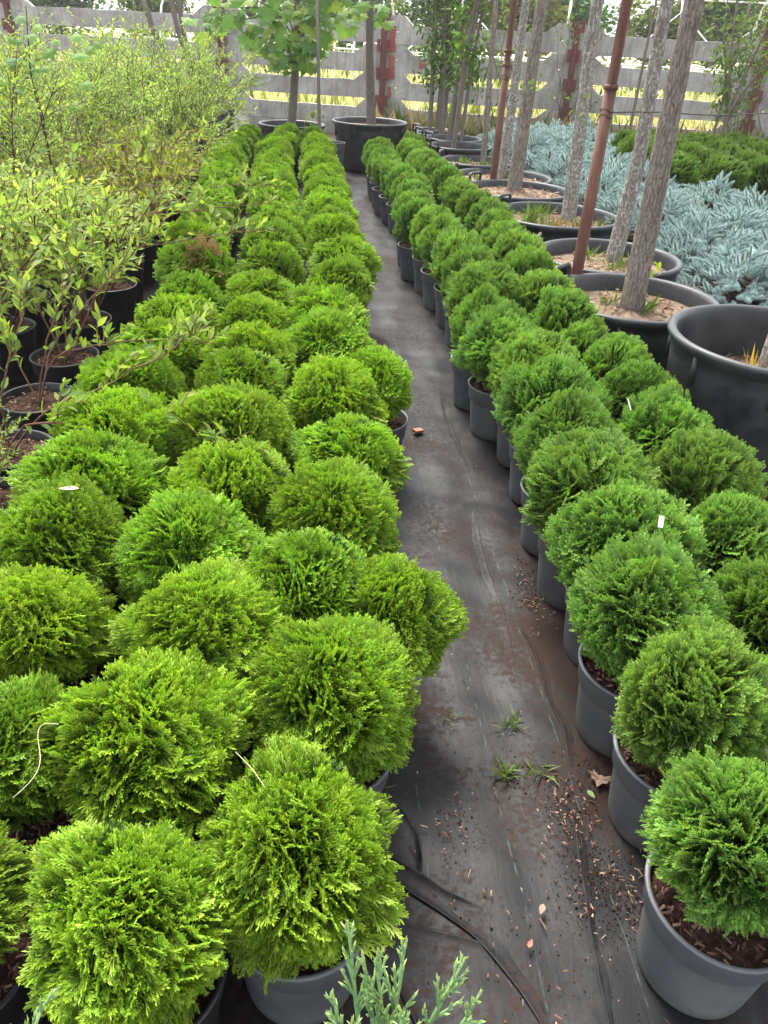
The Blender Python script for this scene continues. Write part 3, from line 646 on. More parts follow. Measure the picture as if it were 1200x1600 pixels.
# the far right block, a looser grid of bigger plants
k=0
for iy in range(6):
    for ix in range(6):
        x=3.45+ix*.47+RNG.uniform(-.05,.05)+iy*.05; y=7.75+iy*.42+RNG.uniform(-.05,.05)
        if x>6.0: continue
        lab='globe thuja in far right block, %s from left in %s row'%(ORD[ix],['front','second','third','fourth','fifth','rearmost'][iy])
        t=thing('globe_thuja',lab,'shrub',(x,y,0),RNG.uniform(0,6),'globe thujas in the far right block')
        put('pot',BPOT_ME,t); put('bark_mulch',MULCH[k%4],t,(0,0,POT_H-.028)); s=RNG.uniform(1.25,1.45)
        f=put('foliage',CROWN_R[5],t,(0,0,.44),RNG.uniform(0,6),(s,s,s*.95)); put('stem',STEMS[k%3],t,(0,0,.42),None,(s,s,1)); k+=1

def dry_patch():
    r=np.random.default_rng(8); m=MB(); V,F,S=frond_template(77,5,2,34,.026); n=30
    d=nrm(np.array([.25,-.55,.75])+r.normal(0,.26,(n,3))); M=frames(nrm(d+r.normal(0,.25,(n,3))),r.normal(size=(n,3)))
    inst(m,V,F,M,d*.115,r.uniform(.075,.105,n),np.ones((len(V),3)),np.array([.46,.30,.15])*r.uniform(.6,1.4,(n,1)))
    t=TH[('C',10)]; t.rotation_euler=(0,0,0); put('dry_spray',m.mesh('dry_spray',M_CHIP,False),t,(0,0,.375))['label']='brown dry patch'
dry_patch()
# ------------------------------------------------------------------ small pieces on and in the thujas
def curl(name,P,rad,mat,label,cat):
    m=MB(); P=np.array(P); 
    for _ in range(2): P=np.stack([np.interp(np.linspace(0,len(P)-1,len(P)*2-1),np.arange(len(P)),P[:,k]) for k in range(3)],-1); P[1:-1]=(P[:-2]+2*P[1:-1]+P[2:])/4
    add_tube(m,P,rad,5); o=m.build(name,mat); tag(o,label,cat); return o
def tagcard(x,y,z,w,h,tilt,rz,label):
    m=MB(); add_box(m,(-w/2,-.0006,0),(w/2,.0006,h)); o=m.build('plant_tag',M_WHITE,smooth=False); o.location=(x,y,z); o.rotation_euler=(tilt,.3,rz); tag(o,label,'plant tag')

# ------------------------------------------------------------------ big tubs with trees
def tub_mesh(rt,rb,h):
    m=MB(); w=.022
    p=[(0,.01),(rb*.95,.01),(rb,.0),(rb+.004,.02)]
    for k in range(1,8): p.append((rb+(rt-rb)*k/8*1.0,h*.93*k/8))
    p+=[(rt-.012,h-.060),(rt-.002,h-.055),(rt,h-.05),(rt+.010,h-.042),(rt+.022,h-.022),(rt+.024,h-.010),(rt+.018,h-.001),(rt+.004,h+.001),(rt-.010,h-.006),(rt-.016,h-.022),(rt-.022,h-.06),(rb*.93,.05)]
    add_lathe(m,p,72)
    for a in range(8):   # stiffening ribs under the rim
        t=a*PI/4+.3; c,s=math.cos(t),math.sin(t); Mx=np.array([[c,-s,0],[s,c,0],[0,0,1]])
        add_box(m,(rt-.02,-.006,h-.16),(rt+.008,.006,h-.045),M=(Mx,np.zeros(3)))
    return m.mesh('tub',M_TUB)
def handle_mesh(rt,h,a):
    m=MB(); c,s=math.cos(a),math.sin(a); o=np.array([c,s,0])*(rt+.018); tn=np.array([-s,c,0]); up=np.array([0,0,1.])
    P=[o-tn*.075+up*(h-.03),o-tn*.075+up*(h+.045),o-tn*.06+up*(h+.06),o+tn*.06+up*(h+.06),o+tn*.075+up*(h+.045),o+tn*.075+up*(h-.03)]
    add_tube(m,P,.012,7); return m.mesh('handle',M_TUB)
def trunk_mesh(P,R,mat,seed,ridge=.06,n=44):
    r=random.Random(seed); P=np.array(P,float); t=np.linspace(0,len(P)-1,80); Q=np.stack([np.interp(t,np.arange(len(P)),P[:,k]) for k in range(3)],-1)
    for _ in range(6): Q[1:-1]=(Q[:-2]+2*Q[1:-1]+Q[2:])/4
    Rr=np.interp(t,np.arange(len(P)),R); V,F=tube(Q,Rr,n); V=V.reshape(80,n,3)
    for i in range(80):
        for j in range(n):
            th=2*PI*j/n; q=Vector((math.cos(th)*2.6,math.sin(th)*2.6,Q[i,2]*4.2+seed)); a=mnoise.noise(q*1.9); b=mnoise.noise(Vector((q.x*.5,q.y*.5,q.z*.5)))
            d=V[i,j]-Q[i]; V[i,j]=Q[i]+d*(1+ridge*(1-2*abs(a))+.05*b)
    m=MB(); m.add(V.reshape(-1,3),F); return m.mesh('trunk',mat)
def leafcloud(m,r,cen,n,spread,tv,tf,size,col,tilt=.5):
    p=cen+r.normal(size=(n,3))*spread; ax=nrm(r.normal(size=(n,3))+np.array([0,0,-tilt])); M=frames(ax,np.array([0,0,1.])+r.normal(0,.4,(n,3)))
    inst(m,tv,tf,M,p,r.uniform(.7,1.2,n)*size,np.ones((len(tv),3)),np.asarray(col)*r.uniform(.7,1.3,(n,1)))
LV=np.array([[0,0,0],[.17,.22,.03],[.20,.48,.02],[.10,.80,-.03],[0,1,-.10],[-.10,.80,-.03],[-.20,.48,.02],[-.17,.22,.03],[0,.48,-.03]])
LF=np.array([[0,1,8],[1,2,8],[2,3,8],[3,4,8],[4,5,8],[5,6,8],[6,7,8],[7,0,8]])
LVs=np.array([[0,0,0],[.2,.45,.03],[0,1,-.08],[-.2,.45,.03]]); LFs=np.array([[0,1,2],[0,2,3]])
def weed(parent,r,x,y,z,n,h,col=(.12,.19,.04)):
    m=MB(); tv=np.array([[-.03,0,0],[.03,0,0],[.022,.5,.06],[0,1,.3]]); tf=[[0,1,2],[0,2,3]]
    ax=nrm(np.stack([r.normal(0,.5,n),r.normal(0,.5,n),np.ones(n)],-1)); P=np.stack([r.normal(0,.025,n),r.normal(0,.025,n),np.zeros(n)],-1)+np.array([x,y,z])
    inst(m,tv,tf,frames(ax,r.normal(size=(n,3))),P,r.uniform(.5,1.1,n)*h,np.ones((4,3)),np.asarray(col)*r.uniform(.7,1.3,(n,1))); return m.build('weed',M_GRASS,parent)
TUBS=[ # x,y,rim height,rim radius, soil z, trunk points, radii, bark, label, handles
 (1.87,2.86,.56,.415,.34,[(.10,.16,0),(.20,.20,3.0)],(.062,.05),M_BARKL,'nearest black tub cut off at the right edge, deep with low soil',0),
 (1.60,3.75,.455,.40,.375,[(.02,.04,0),(.0,.04,1.25),(.02,.04,2.9)],(.067,.047),M_BARK,'black tub with dry tan soil and thick furrowed trunk, second from right front',0),
 (1.74,4.57,.455,.405,.375,[(.105,.17,0),(.135,.17,.65),(.115,.18,1.3),(.18,.1,2.9)],(.061,.046),M_BARKL,'black tub behind the thick rusty stake holding a wavy lichen-spotted trunk',1),
 (1.74,5.73,.455,.435,.38,[(.14,.15,0),(.10,.15,1.2),(.06,.1,2.9)],(.063,.048),M_BARKL,'black tub with grass weeds and pale lichen-spotted straight trunk',0),
 (1.66,6.63,.47,.415,.42,[(.01,.18,0),(.04,.18,1.25),(.15,.15,2.9)],(.069,.052),M_BARK,'black tub with brown leaning trunk left of the lichen-spotted one',0),
 (1.72,7.52,.43,.43,.38,[(.02,.10,0),(.05,.1,1.4),(.1,.1,2.9)],(.05,.04),M_BARKL,'black tub with slim pale trunk right behind the thin rusty stake',1),
 (1.62,8.30,.45,.35,.39,[(.08,.05,0),(.05,.1,1.4),(.1,.1,2.9)],(.034,.026),M_BARK,'black tub with grassy soil and slim brown stem behind the thin stake',1)]
def build_tubs():
    r=np.random.default_rng(31)
    for i,(x,y,h,rt,sz,tr,rad,bm_,lab,hd) in enumerate(TUBS):
        t=thing('tree_tub',lab,'potted tree',(x,y,0),0,'trees standing in big black tubs')
        tb=put('tub',tub_mesh(rt,rt*.86,h),t)
        for a in ((2.75,) if hd else (2.35,)): 
            if i==0: continue
            put('handle',handle_mesh(rt,h,a),tb)
        put('soil',mulch_mesh(rt*.93,50+i,150,M_TUBSOIL,((.30,.2,.14),(.20,.115,.075),(.36,.28,.2),(.12,.07,.05)),.035),t,(0,0,sz))
        P=[(a,b,sz-.03+c) for a,b,c in tr]; top=P[-1]
        tk=put('trunk',trunk_mesh(P,np.linspace(rad[0]*.72,rad[1]*.66,len(P))*np.array([1.2]+[1.0]*(len(P)-1)),bm_,i*3.7,.07 if bm_ is M_BARK else .045),t)
        # upper limbs and light crown, above the picture
        br=MB(); lf=MB()
        for k in range(9):
            a=r.uniform(0,2*PI); z=top[2]-r.uniform(0,.75); l=r.uniform(.5,1.0); e=(top[0]+math.cos(a)*l,top[1]+math.sin(a)*l,z+l*r.uniform(.5,1.1))
            add_tube(br,[(top[0],top[1],z),(top[0]+math.cos(a)*l*.5,top[1]+math.sin(a)*l*.5,z+l*.35),e],[.022,.014,.005],6,(.15,.12,.1))
            leafcloud(lf,r,np.array(e),12,.25,LV,LF,.10,(.075,.13,.03))
        br.build('limb',M_STEM,t); lf.build('crown',M_LEAF,t)
        if i in (1,2,3,5,6):
            for _ in range(4 if i!=3 else 6): 
                a=r.uniform(0,6.28); q=r.uniform(.15,.8)*rt*.9; weed(t,r,q*math.cos(a),q*math.sin(a),sz,int(r.uniform(9,20)),.11)
        if i==3: 
            weed(t,r,-.2,-.02,sz,26,.16); weed(t,r,-.15,.05,sz,20,.15); weed(t,r,-.02,-.1,sz,40,.10,(.3,.2,.1)); weed(t,r,.16,-.12,sz,30,.10,(.32,.22,.1))
        if i==0: weed(t,r,.02,.1,sz,14,.14,(.45,.33,.08))
        if i==1: # bright sucker shoot on the trunk
            m=MB(); leafcloud(m,r,np.array([.15,.20,.56]),16,.028,LV,LF,.055,(.22,.28,.03)); m.build('shoot_leaves',M_LEAF,t)
        if i in (4,3):
            m=MB(); leafcloud(m,r,np.array([.07,.02,sz+.75]),12,.05,LV,LF,.05,(.14,.22,.04)); m.build('shoot_leaves',M_LEAF,t)
build_tubs()
def stake(x,y,h,lab,tilt,collars):
    t=thing('rusty_stake',lab,'stake',(x,y,0)); t.rotation_euler=tilt
    m=MB(); add_tube(m,[(0,0,-.1),(0,0,.7),(0,0,1.35)],[.031,.031,.030],16); m.build('lower_pipe',M_RUST,t)
    m=MB(); add_tube(m,[(0,0,1.30),(0,0,2.0),(0,0,h)],[.0255,.0255,.025],16); m.build('upper_pipe',M_RUST,t)
    for z in collars:
        m=MB(); add_lathe(m,[(.029,z-.012),(.036,z-.010),(.037,z),(.036,z+.008),(.026,z+.012)],18); m.build('collar',M_RUST,t)
    for z in (1.22,1.245): m=MB(); a=np.linspace(0,2*PI,24); add_tube(m,np.stack([.0335*np.cos(a),.0335*np.sin(a),z+.008*np.sin(a*2)],-1),.0028,5); m.build('tie_wire',M_WIRE,t)
stake(1.425,4.16,2.7,'thick rusty telescopic steel pipe stake in front of the lichen-spotted trunk',(0,.008,0),(1.345,))
stake(1.545,7.10,2.8,'rusty steel pipe stake left of the brown leaning trunk',(0,.006,0),(1.32,1.42))
m=MB(); s=np.linspace(0,1,40); P=np.stack([1.46+s*6.2,4.16+1.1*np.sin(s*PI*.5)+s*2.0,1.235-.05*np.sin(s*PI)+.006*np.sin(s*40)],-1); add_tube(m,P,.0035,5); tag(m.build('tie_wire',M_WIRE),'thin dark wire stretched from the thick rusty stake across to the right','wire')

# small multi-stem trees in the rear tubs
def multi_tub(x,y,h,rt,ns,hh,lab,seed,col=(.06,.115,.03),spread=.22,lz=.25):
    r=np.random.default_rng(seed); t=thing('tree_tub',lab,'potted tree',(x,y,0),0,'multi-stemmed trees in the rear tubs')
    tb=put('tub',tub_mesh(rt,rt*.86,h),t); put('handle',handle_mesh(rt,h,3.6),tb); sz=h-.07
    put('soil',mulch_mesh(rt*.93,seed,60),t,(0,0,sz)); lf=MB()
    for k in range(ns):
        a=r.uniform(0,2*PI); b=r.uniform(.02,.12); x0,y0=b*math.cos(a),b*math.sin(a); lx,ly=r.uniform(-.5,1)*spread,r.uniform(-1,1)*spread
        P=[(x0,y0,sz-.02),(x0+lx*.3,y0+ly*.3,sz+hh*.35),(x0+lx*.8,y0+ly*.8,sz+hh*.7),(x0+lx,y0+ly,sz+hh)]; s=MB()
        add_tube(s,P,[.022,.018,.012,.006],8,(.17,.14,.115)); s.build('stem',M_STEM,t)
        for q in range(26):
            u=r.uniform(lz,1); c=np.array([np.interp(u,[0,.35,.7,1],[p[i] for p in P]) for i in range(3)]); a2=r.uniform(0,6.28); l=r.uniform(.06,.22)
            e=c+np.array([math.cos(a2)*l,math.sin(a2)*l,l*.5]); st=MB()
            leafcloud(lf,r,e,9,.055,LV,LF,.075,np.array(col)*r.uniform(.75,1.3),.3)
            tw=np.stack([c,(c+e)/2+[0,0,.01],e]); V,F=tube(tw,[.005,.004,.002],3); lf.add(V,F,(.14,.11,.08))
    lf.build('leaves',M_LEAF,t)
multi_tub(1.56,8.98,.50,.32,3,2.2,'rear tub with leafy slim stems just left of the thin stake',61,(.085,.15,.03),.3)
multi_tub(1.58,9.62,.50,.31,4,2.2,'rear tub with a bushy multi-stemmed tree, lime young leaves low down',62,(.065,.12,.03),.28)
multi_tub(1.50,10.22,.48,.27,5,2.1,'rear tub with clustered grey stems and dark leaves, second from the fence',63,(.05,.10,.03),.2)
multi_tub(1.50,10.78,.46,.23,3,2.0,'smallest rear tub nearest the fence with sparse twigs',64,(.06,.11,.03),.15)
m=MB(); add_tube(m,[(1.95,13.2,-.1),(1.99,13.2,1.0),(2.03,13.2,1.5)],.035,10); tag(m.build('rusty_stake',M_PAINT),'short dark rusty post in front of the fence behind the rear tubs','stake')
# tubs before the right end of the fence, with climbers
multi_tub(3.9,10.5,.45,.36,1,2.4,'black tub with one bare dark stem, behind the blue spruces',65,(.1,.16,.03),.1,.7)
multi_tub(5.05,10.35,.45,.40,5,1.8,'black tub with leaning twiggy shrub before the right fence post',66,(.10,.16,.04),.55,.2)
def climber(s,lab,seed,h=1.8,n=180,col=(.10,.16,.035)):
    r=np.random.default_rng(seed); p=fpt(s); t=thing('climbing_plant',lab,'plant',(p[0],p[1]-.25,0)); st=MB(); lf=MB()
    for k in range(6):
        P=np.cumsum(np.concatenate([[[r.uniform(-.25,.25),0,0]],np.stack([r.normal(0,.09,8),r.normal(-.01,.03,8),np.full(8,h/8)],-1)]),0); add_tube(st,P,np.linspace(.008,.003,9),5,(.1,.075,.05))
        for _ in range(n//60): 
            c=P[r.integers(2,9)]+r.normal(0,.08,3); leafcloud(lf,r,c,11,.07,LV,LF,.07,np.array(col)*r.uniform(.7,1.4))
    st.build('stem',M_STEM,t); lf.build('leaves',M_LEAF,t)
climber(5.62,'leafy creeper climbing the rusty fence post between the lichen trunks',71)
climber(8.35,'leafy creeper over the rusty fence post at the right edge',72,1.9,260)
climber(4.6,'thin green saplings growing up in front of the fence planks',73,2.1,420,(.11,.18,.04))

# ------------------------------------------------------------------ lobed-leaf trees at the rear
def lobed():
    pts=[(0,0),(.10,.10),(.42,.02),(.36,.20),(.60,.38),(.38,.46),(.34,.62),(.16,.60),(.0,1.0)]
    V=[(x,y,-.10*abs(x)-.16*y*y) for x,y in pts]+[(-x,y,-.10*abs(x)-.16*y*y) for x,y in pts[-2:0:-1]]+[(0,.38,.03)]
    n=len(V)-1; return np.array(V),np.array([[i,(i+1)%n,n] for i in range(n)])
LOBV,LOBF=lobed()
def leaf_meshes(V,F,cols,mat=M_LEAF,stalk=.25):
    out=[]
    for c in cols:
        m=MB(); m.add(V,F,c); m.add([(-.012,.02,-.003),(.012,.02,-.003),(.01,-stalk,.02),(-.01,-stalk,.02)],[[0,1,2,3]],np.array(c)*1.2); out.append(m.mesh('leaf',mat,smooth=False))
    return out
LOBE=leaf_meshes(LOBV,LOBF,[(.13,.25,.06),(.17,.30,.07),(.11,.21,.06),(.24,.34,.07)])
def lobed_tree(x,y,h,rt,zs,path,rad,crown,nl,size,lab,seed,weeds=True,tubh=None,second=None):
    r=np.random.default_rng(seed); t=thing('tree_tub',lab,'potted tree',(x,y,0),0,'lobed-leaf trees in tubs before the fence')
    tb=put('tub',tub_mesh(rt,rt*.84,h),t); put('soil',mulch_mesh(rt*.93,seed,90),t,(0,0,zs))
    put('trunk',trunk_mesh(path,np.linspace(rad,rad*.6,len(path)),M_BARKS,seed*.7,.03),t)
    br=MB()
    for (cx,cy,cz,w,hh,k) in crown:
        for q in range(k):
            c=np.array([cx,cy,cz])+r.uniform(-1,1,3)*np.array([w,.35*w+.1,hh]); 
            d=nrm(np.array([r.normal(0,.7),-abs(r.normal(.5,.5)),-abs(r.normal(.5,.4))])); nn=nrm(np.array([r.normal(0,.5),-.6,1.0])+r.normal(0,.35,3))
            M=frames(d[None],nn[None])[0]; s=size*r.uniform(.6,1.15)
            o=put('leaf',LOBE[r.integers(0,4)],t); mt=Matrix([list(M[i]*s)+[c[i]] for i in range(3)]+[[0,0,0,1]]); o.matrix_local=mt
            if q%6==0: 
                zz=min(cz,path[-1][2])-.1; a=np.array([np.interp(zz,[p[2] for p in path],[p[i] for p in path]) for i in range(3)]); add_tube(br,[a,(a+c)/2+[0,0,.06],c],[.010,.007,.003],5,(.16,.13,.1))
    br.build('limb',M_STEM,t); return t
g1=lobed_tree(-.27,10.4,.50,.38,.42,[(-.02,.30,.38),(.02,.3,.8),(.06,.3,1.25),(.1,.3,2.3)],.058,[(-.02,.1,1.45,.50,.22,80),(.05,.1,1.20,.28,.15,34),(-.75,.1,1.66,.38,.28,32),(.5,.1,1.66,.42,.14,32),(.05,.1,1.95,.5,.3,80)],230,.20,'tub with grey trunk under large bright lobed leaves, before the fence',81)
s=MB(); add_tube(s,[(.33,-.2,.4),(.32,-.2,1.0),(.30,-.2,2.2)],[.022,.02,.016],9,(.2,.17,.15)); s.build('support_cane',M_STEM,g1)
rr=np.random.default_rng(4); mm=MB(); leafcloud(mm,rr,np.array([.22,.0,.58]),26,.07,LVs,LFs,.08,(.16,.22,.04)); mm.build('weed',M_LEAF,g1)
lobed_tree(.69,10.7,.535,.45,.47,[(.03,.1,.43),(-.02,.1,1.2),(-.05,.1,2.4)],.060,[(.0,.3,1.66,.3,.10,22)],22,.18,'largest black tub at the end of the path holding a smooth grey trunk',82)
t=thing('grey_pot','empty-looking tall grey pot standing left of the largest tub','pot',(.245,10.0,0)); put('pot',pot_mesh('pot',.115,.09,.36,M_POT),t); put('soil',MULCH[0],t,(0,0,.32),0,(.85,.85,1))
def slim_tree(x,y,pl,lab,seed,zt):
    t=thing('potted_tree',lab,'potted tree',(x,y,0),0,'slim trees by the left fence'); put('tub',tub_mesh(.30,.26,.42),t); put('soil',MULCH[1],t,(0,0,.36),0,(2.2,2.2,1))
    for P,r0 in pl: put('trunk',trunk_mesh(P,np.linspace(r0,r0*.7,len(P)),M_BARKS,seed,.03,20),t)
    r=np.random.default_rng(seed); lf=MB()
    for k in range(16): 
        a=r.uniform(0,6.28); leafcloud(lf,r,np.array([pl[0][0][-1][0]+math.cos(a)*r.uniform(.1,.6),pl[0][0][-1][1]+math.sin(a)*r.uniform(.1,.5),zt+r.uniform(0,.7)]),20,.14,LV,LF,.1,(.08,.14,.03))
    lf.build('crown',M_LEAF,t)
slim_tree(-2.0,12.5,[([(0,0,.3),(.0,0,.95),(-.18,0,1.4),(-.42,0,2.3)],.05)],'bent slim grey trunk standing before the fence behind the willows',91,2.4)
slim_tree(-1.55,12.5,[([(0,0,.3),(-.15,0,.9),(-.3,0,1.4),(-.45,0,2.4)],.042),([(0,.05,.3),(-.17,.05,1.0),(-.24,.05,1.5),(-.3,.05,2.4)],.036)],'pair of slim straight grey trunks before the fence behind the willows',92,2.4)
t=thing('black_tub','dark green-black netted tub at the fence foot behind the left rows','tub',(-1.50,13.2,0)); put('tub',tub_mesh(.30,.26,.46),t); put('soil',MULCH[2],t,(0,0,.40),0,(2.2,2.2,1))

# ------------------------------------------------------------------ blue spruces
def shoot_template(seed,rings=14,per=12):
    """one plump new shoot: a twig set all round with short stiff needles, rounded at the end"""
    r=np.random.default_rng(seed); V=[];F=[];S=[]
    V+=[(-.035,0,0),(.035,0,0),(0,.95,.02),(0,0,.05)]; F+=[[0,1,2],[1,3,2],[3,0,2]]; S+=[0,0,.3,0]
    prof=[(0,.0),(.05,.06),(.07,.3),(.07,.6),(.055,.85),(0,.95)]; ns=6; k0=len(V)   # the dense mass of needle bases
    for rr_,yy_ in prof:
        for j in range(ns): V.append((rr_*math.cos(2*PI*j/ns),yy_,rr_*math.sin(2*PI*j/ns))); S.append(.1)
    for i in range(len(prof)-1):
        for j in range(ns): a0=k0+i*ns+j; a1=k0+i*ns+(j+1)%ns; F+=[[a0,a1,a1+ns],[a0,a1+ns,a0+ns]]
    for i in range(rings+1):
        u=i/rings; y=.02+.86*u; fwd=.3+.3*u+(1.3*(u-.8)/.2 if u>.8 else 0)
        for j in range(per):
            a=2*PI*(j+.5*(i%2))/per+r.uniform(-.25,.25); c,s=math.cos(a),math.sin(a)
            d=nrm(np.array([c,fwd,s]))*.27*(1-.22*u**3)*(.75 if s<0 else 1)*r.uniform(.7,1.12)
            b=np.array([0,y,0]); w=np.array([-s,0,c])*.0135; k=len(V); q=b+d*.2
            V+=[tuple(q-w),tuple(q+w),tuple(b+d)]; F+=[[k,k+1,k+2]]; S+=[.2,.2,1]
    return np.array(V),np.array(F),np.array(S)
def spruce_mesh(seed,R=.40,H=.36):
    r=np.random.default_rng(seed); m=MB(); tm=[shoot_template(seed+k) for k in range(2)]; nbr=62; P=[];A=[]
    for k in range(nbr):
        t=math.sqrt((k+.5)/nbr); th=k*2.39996+r.uniform(-.25,.25); base=np.array([math.cos(th)*t*R,math.sin(th)*t*R,H*(1-.7*t*t)*r.uniform(.72,1.15)])
        out=nrm(np.array([math.cos(th)*(.3+1.1*t),math.sin(th)*(.3+1.1*t),.62-.4*t])+r.normal(0,.22,3)); sd=nrm(np.cross(out,[0,0,1.])); up=np.cross(sd,out)
        P.append(base);A.append(out)
        for q in range(2):      # side shoots spread flat along each branch, pointing forward and out
            for sg in (-1,1): P.append(base-out*(.035+.045*q)+r.normal(0,.006,3)); A.append(nrm(out*.9+sd*sg*.62+up*r.normal(.22,.22)))
        P.append(base-out*.05); A.append(nrm(out*.7+up*.7+r.normal(0,.2,3)))
    P=np.array(P);A=np.array(A);n=len(P); ln=r.uniform(.075,.118,n); pk=r.integers(0,2,n)
    for k,(V,F,S) in enumerate(tm):
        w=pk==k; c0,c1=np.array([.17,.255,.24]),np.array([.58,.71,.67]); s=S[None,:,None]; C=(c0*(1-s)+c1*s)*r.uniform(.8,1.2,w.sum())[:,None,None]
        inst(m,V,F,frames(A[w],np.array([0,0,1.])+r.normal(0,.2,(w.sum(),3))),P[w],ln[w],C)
    me=m.mesh('foliage',M_SPRUCE,smooth=False); s=MB()
    add_tube(s,[(0,0,-.1),(0,0,.1),(0,0,H*.8)],[.022,.018,.008],7,(.1,.07,.05))
    for k in range(14): th=k*2.4; add_tube(s,[(0,0,.02+.012*k),(math.cos(th)*R*.5,math.sin(th)*R*.5,.10),(math.cos(th)*R*.85,math.sin(th)*R*.85,H*.3)],[.011,.008,.004],5,(.1,.07,.05))
    return me,s.mesh('trunk',M_STEM)
SPR=[spruce_mesh(300+10*k) for k in range(3)]
def build_spruces():
    k=0
    for ci,(x0,ys,ye) in enumerate([(2.52,4.55,11.4),(3.05,4.4,11.4),(3.6,4.6,7.4),(4.2,5.2,7.1),(3.62,9.99,11.5)]):
        y=ys; rw=0
        while y<ye:
            lab='low blue spruce, %s from front, %s'%(ORD[rw],['line beside the tree tubs','second line from the tubs','third line from the tubs','outermost line by the right edge','rear line near the fence'][ci])
            t=thing('blue_spruce',lab,'shrub',(x0+RNG.uniform(-.06,.06),y,0),RNG.uniform(0,6),'low blue spruces behind the tubs'); a,b=SPR[k%3]; s=RNG.uniform(.95,1.15)
            put('pot',BPOT_ME,t); put('bark_mulch',MULCH[k%4],t,(0,0,POT_H-.03)); f=put('foliage',a,t,(0,0,.12),RNG.uniform(0,6),(s,s,s*RNG.uniform(.85,1.1))); put('trunk',b,t,(0,0,.2)); k+=1; rw+=1; y+=.62+RNG.uniform(-.05,.05)
build_spruces()

# ------------------------------------------------------------------ potted deciduous shrubs on the left
def grow(r,start,d,length,n,droop,wob):
    P=[np.array(start,float)]; d=nrm(np.array(d,float))
    for k in range(n):
        d=nrm(d+np.array([0,0,-droop/n])+r.normal(0,wob,3)); P.append(P[-1]+d*length/n)
    return np.array(P)
def at_on(P,u): t=u*(len(P)-1); i=min(int(t),len(P)-2); f=t-i; return P[i]*(1-f)+P[i+1]*f, nrm(P[i+1]-P[i])
def leaves_on(r,P,n,u0=.15,ang=.8):
    T=[];A=[]
    for k in range(n):
        u=u0+(1-u0)*(k+r.uniform(0,.6))/n; c,d=at_on(P,min(u,.999)); s=nrm(np.cross(d,r.normal(size=3))); T.append(c); A.append(nrm(d*math.cos(ang)+s*math.sin(ang)+np.array([0,0,.12])))
    return T,A
def willow_meshes(seed,hgt,spread,nst,ntw,nlv,llen,cols,stemcol,lw=.55,droop=.35,u0=.15):
    r=np.random.default_rng(seed); s=MB(); T=[];A=[]
    for k in range(nst):
        a=r.uniform(0,2*PI); q=r.uniform(.01,.07); P=grow(r,(q*math.cos(a),q*math.sin(a),-.01),(math.cos(a)*spread*r.uniform(.2,1),math.sin(a)*spread*r.uniform(.2,1),1),hgt*r.uniform(.65,1.05),9,droop*r.uniform(0,1),.07)
        add_tube(s,P,np.linspace(.0055,.0022,len(P)),5,np.array(stemcol)*r.uniform(.7,1.3))
        for j in range(ntw):
            u=r.uniform(.22,.98); c,d=at_on(P,u); b=r.uniform(0,6.28); Q=grow(r,c,d+np.array([math.cos(b),math.sin(b),.1])*r.uniform(.6,1.1),r.uniform(.12,.34)*hgt**.4,5,droop,.09)
            add_tube(s,Q,np.linspace(.0028,.001,len(Q)),3,np.array(stemcol)*r.uniform(.8,1.4)); t,aa=leaves_on(r,Q,nlv,.1); T+=t;A+=aa
        t,aa=leaves_on(r,P,nlv,max(u0,.3)); T+=t;A+=aa
    T=np.array(T);A=np.array(A);n=len(T); m=MB(); c=np.array(cols)[r.integers(0,len(cols),n)]*r.uniform(.75,1.25,(n,1))
    tv=LVs.copy(); tv[:,0]*=lw/.4*1.25; inst(m,tv,LFs,frames(A,np.array([0,0,1.])+r.normal(0,.5,(n,3))),T,llen*r.uniform(.6,1.2,n),np.ones((4,3)),c)
    return s.mesh('branches',M_STEM),m.mesh('leaves',M_LEAF,smooth=False)
YG=[(.25,.36,.085),(.32,.41,.10),(.22,.33,.09),(.27,.36,.13)]
TALL=[willow_meshes(400+k,1.20,.62,8,17,18,.034,YG,(.09,.055,.04),.34) for k in range(4)]
MID=[willow_meshes(420+k,.74,.6,15,8,11,.046,YG,(.12,.055,.035),.36,.5) for k in range(3)]
GRSY=[willow_meshes(440+k,.62,.6,28,2,8,.062,[(.16,.22,.03),(.21,.26,.05),(.22,.2,.08)],(.16,.09,.05),.28,.4) for k in range(2)]
SPOT=pot_mesh('pot',.140,.112,.25,M_BLACKPOT); SMUL=[mulch_mesh(.131,90+k,110) for k in range(2)]
LANC=leaf_meshes(LV*np.array([1,1,1.4]),LF,[(.17,.27,.05),(.22,.32,.06),(.14,.23,.06),(.27,.34,.08)],M_LEAF,.08)
SHRUBS=[]
def shrub_base(x,y,lab,group='potted shrubs in the left block'):
    t=thing('potted_shrub',lab,'potted shrub',(x,y,0),0,group); put('pot',SPOT,t,None,RNG.uniform(0,6)); put('bark_mulch',SMUL[len(SHRUBS)%2],t,(0,0,.222),RNG.uniform(0,6)); SHRUBS.append(t); return t
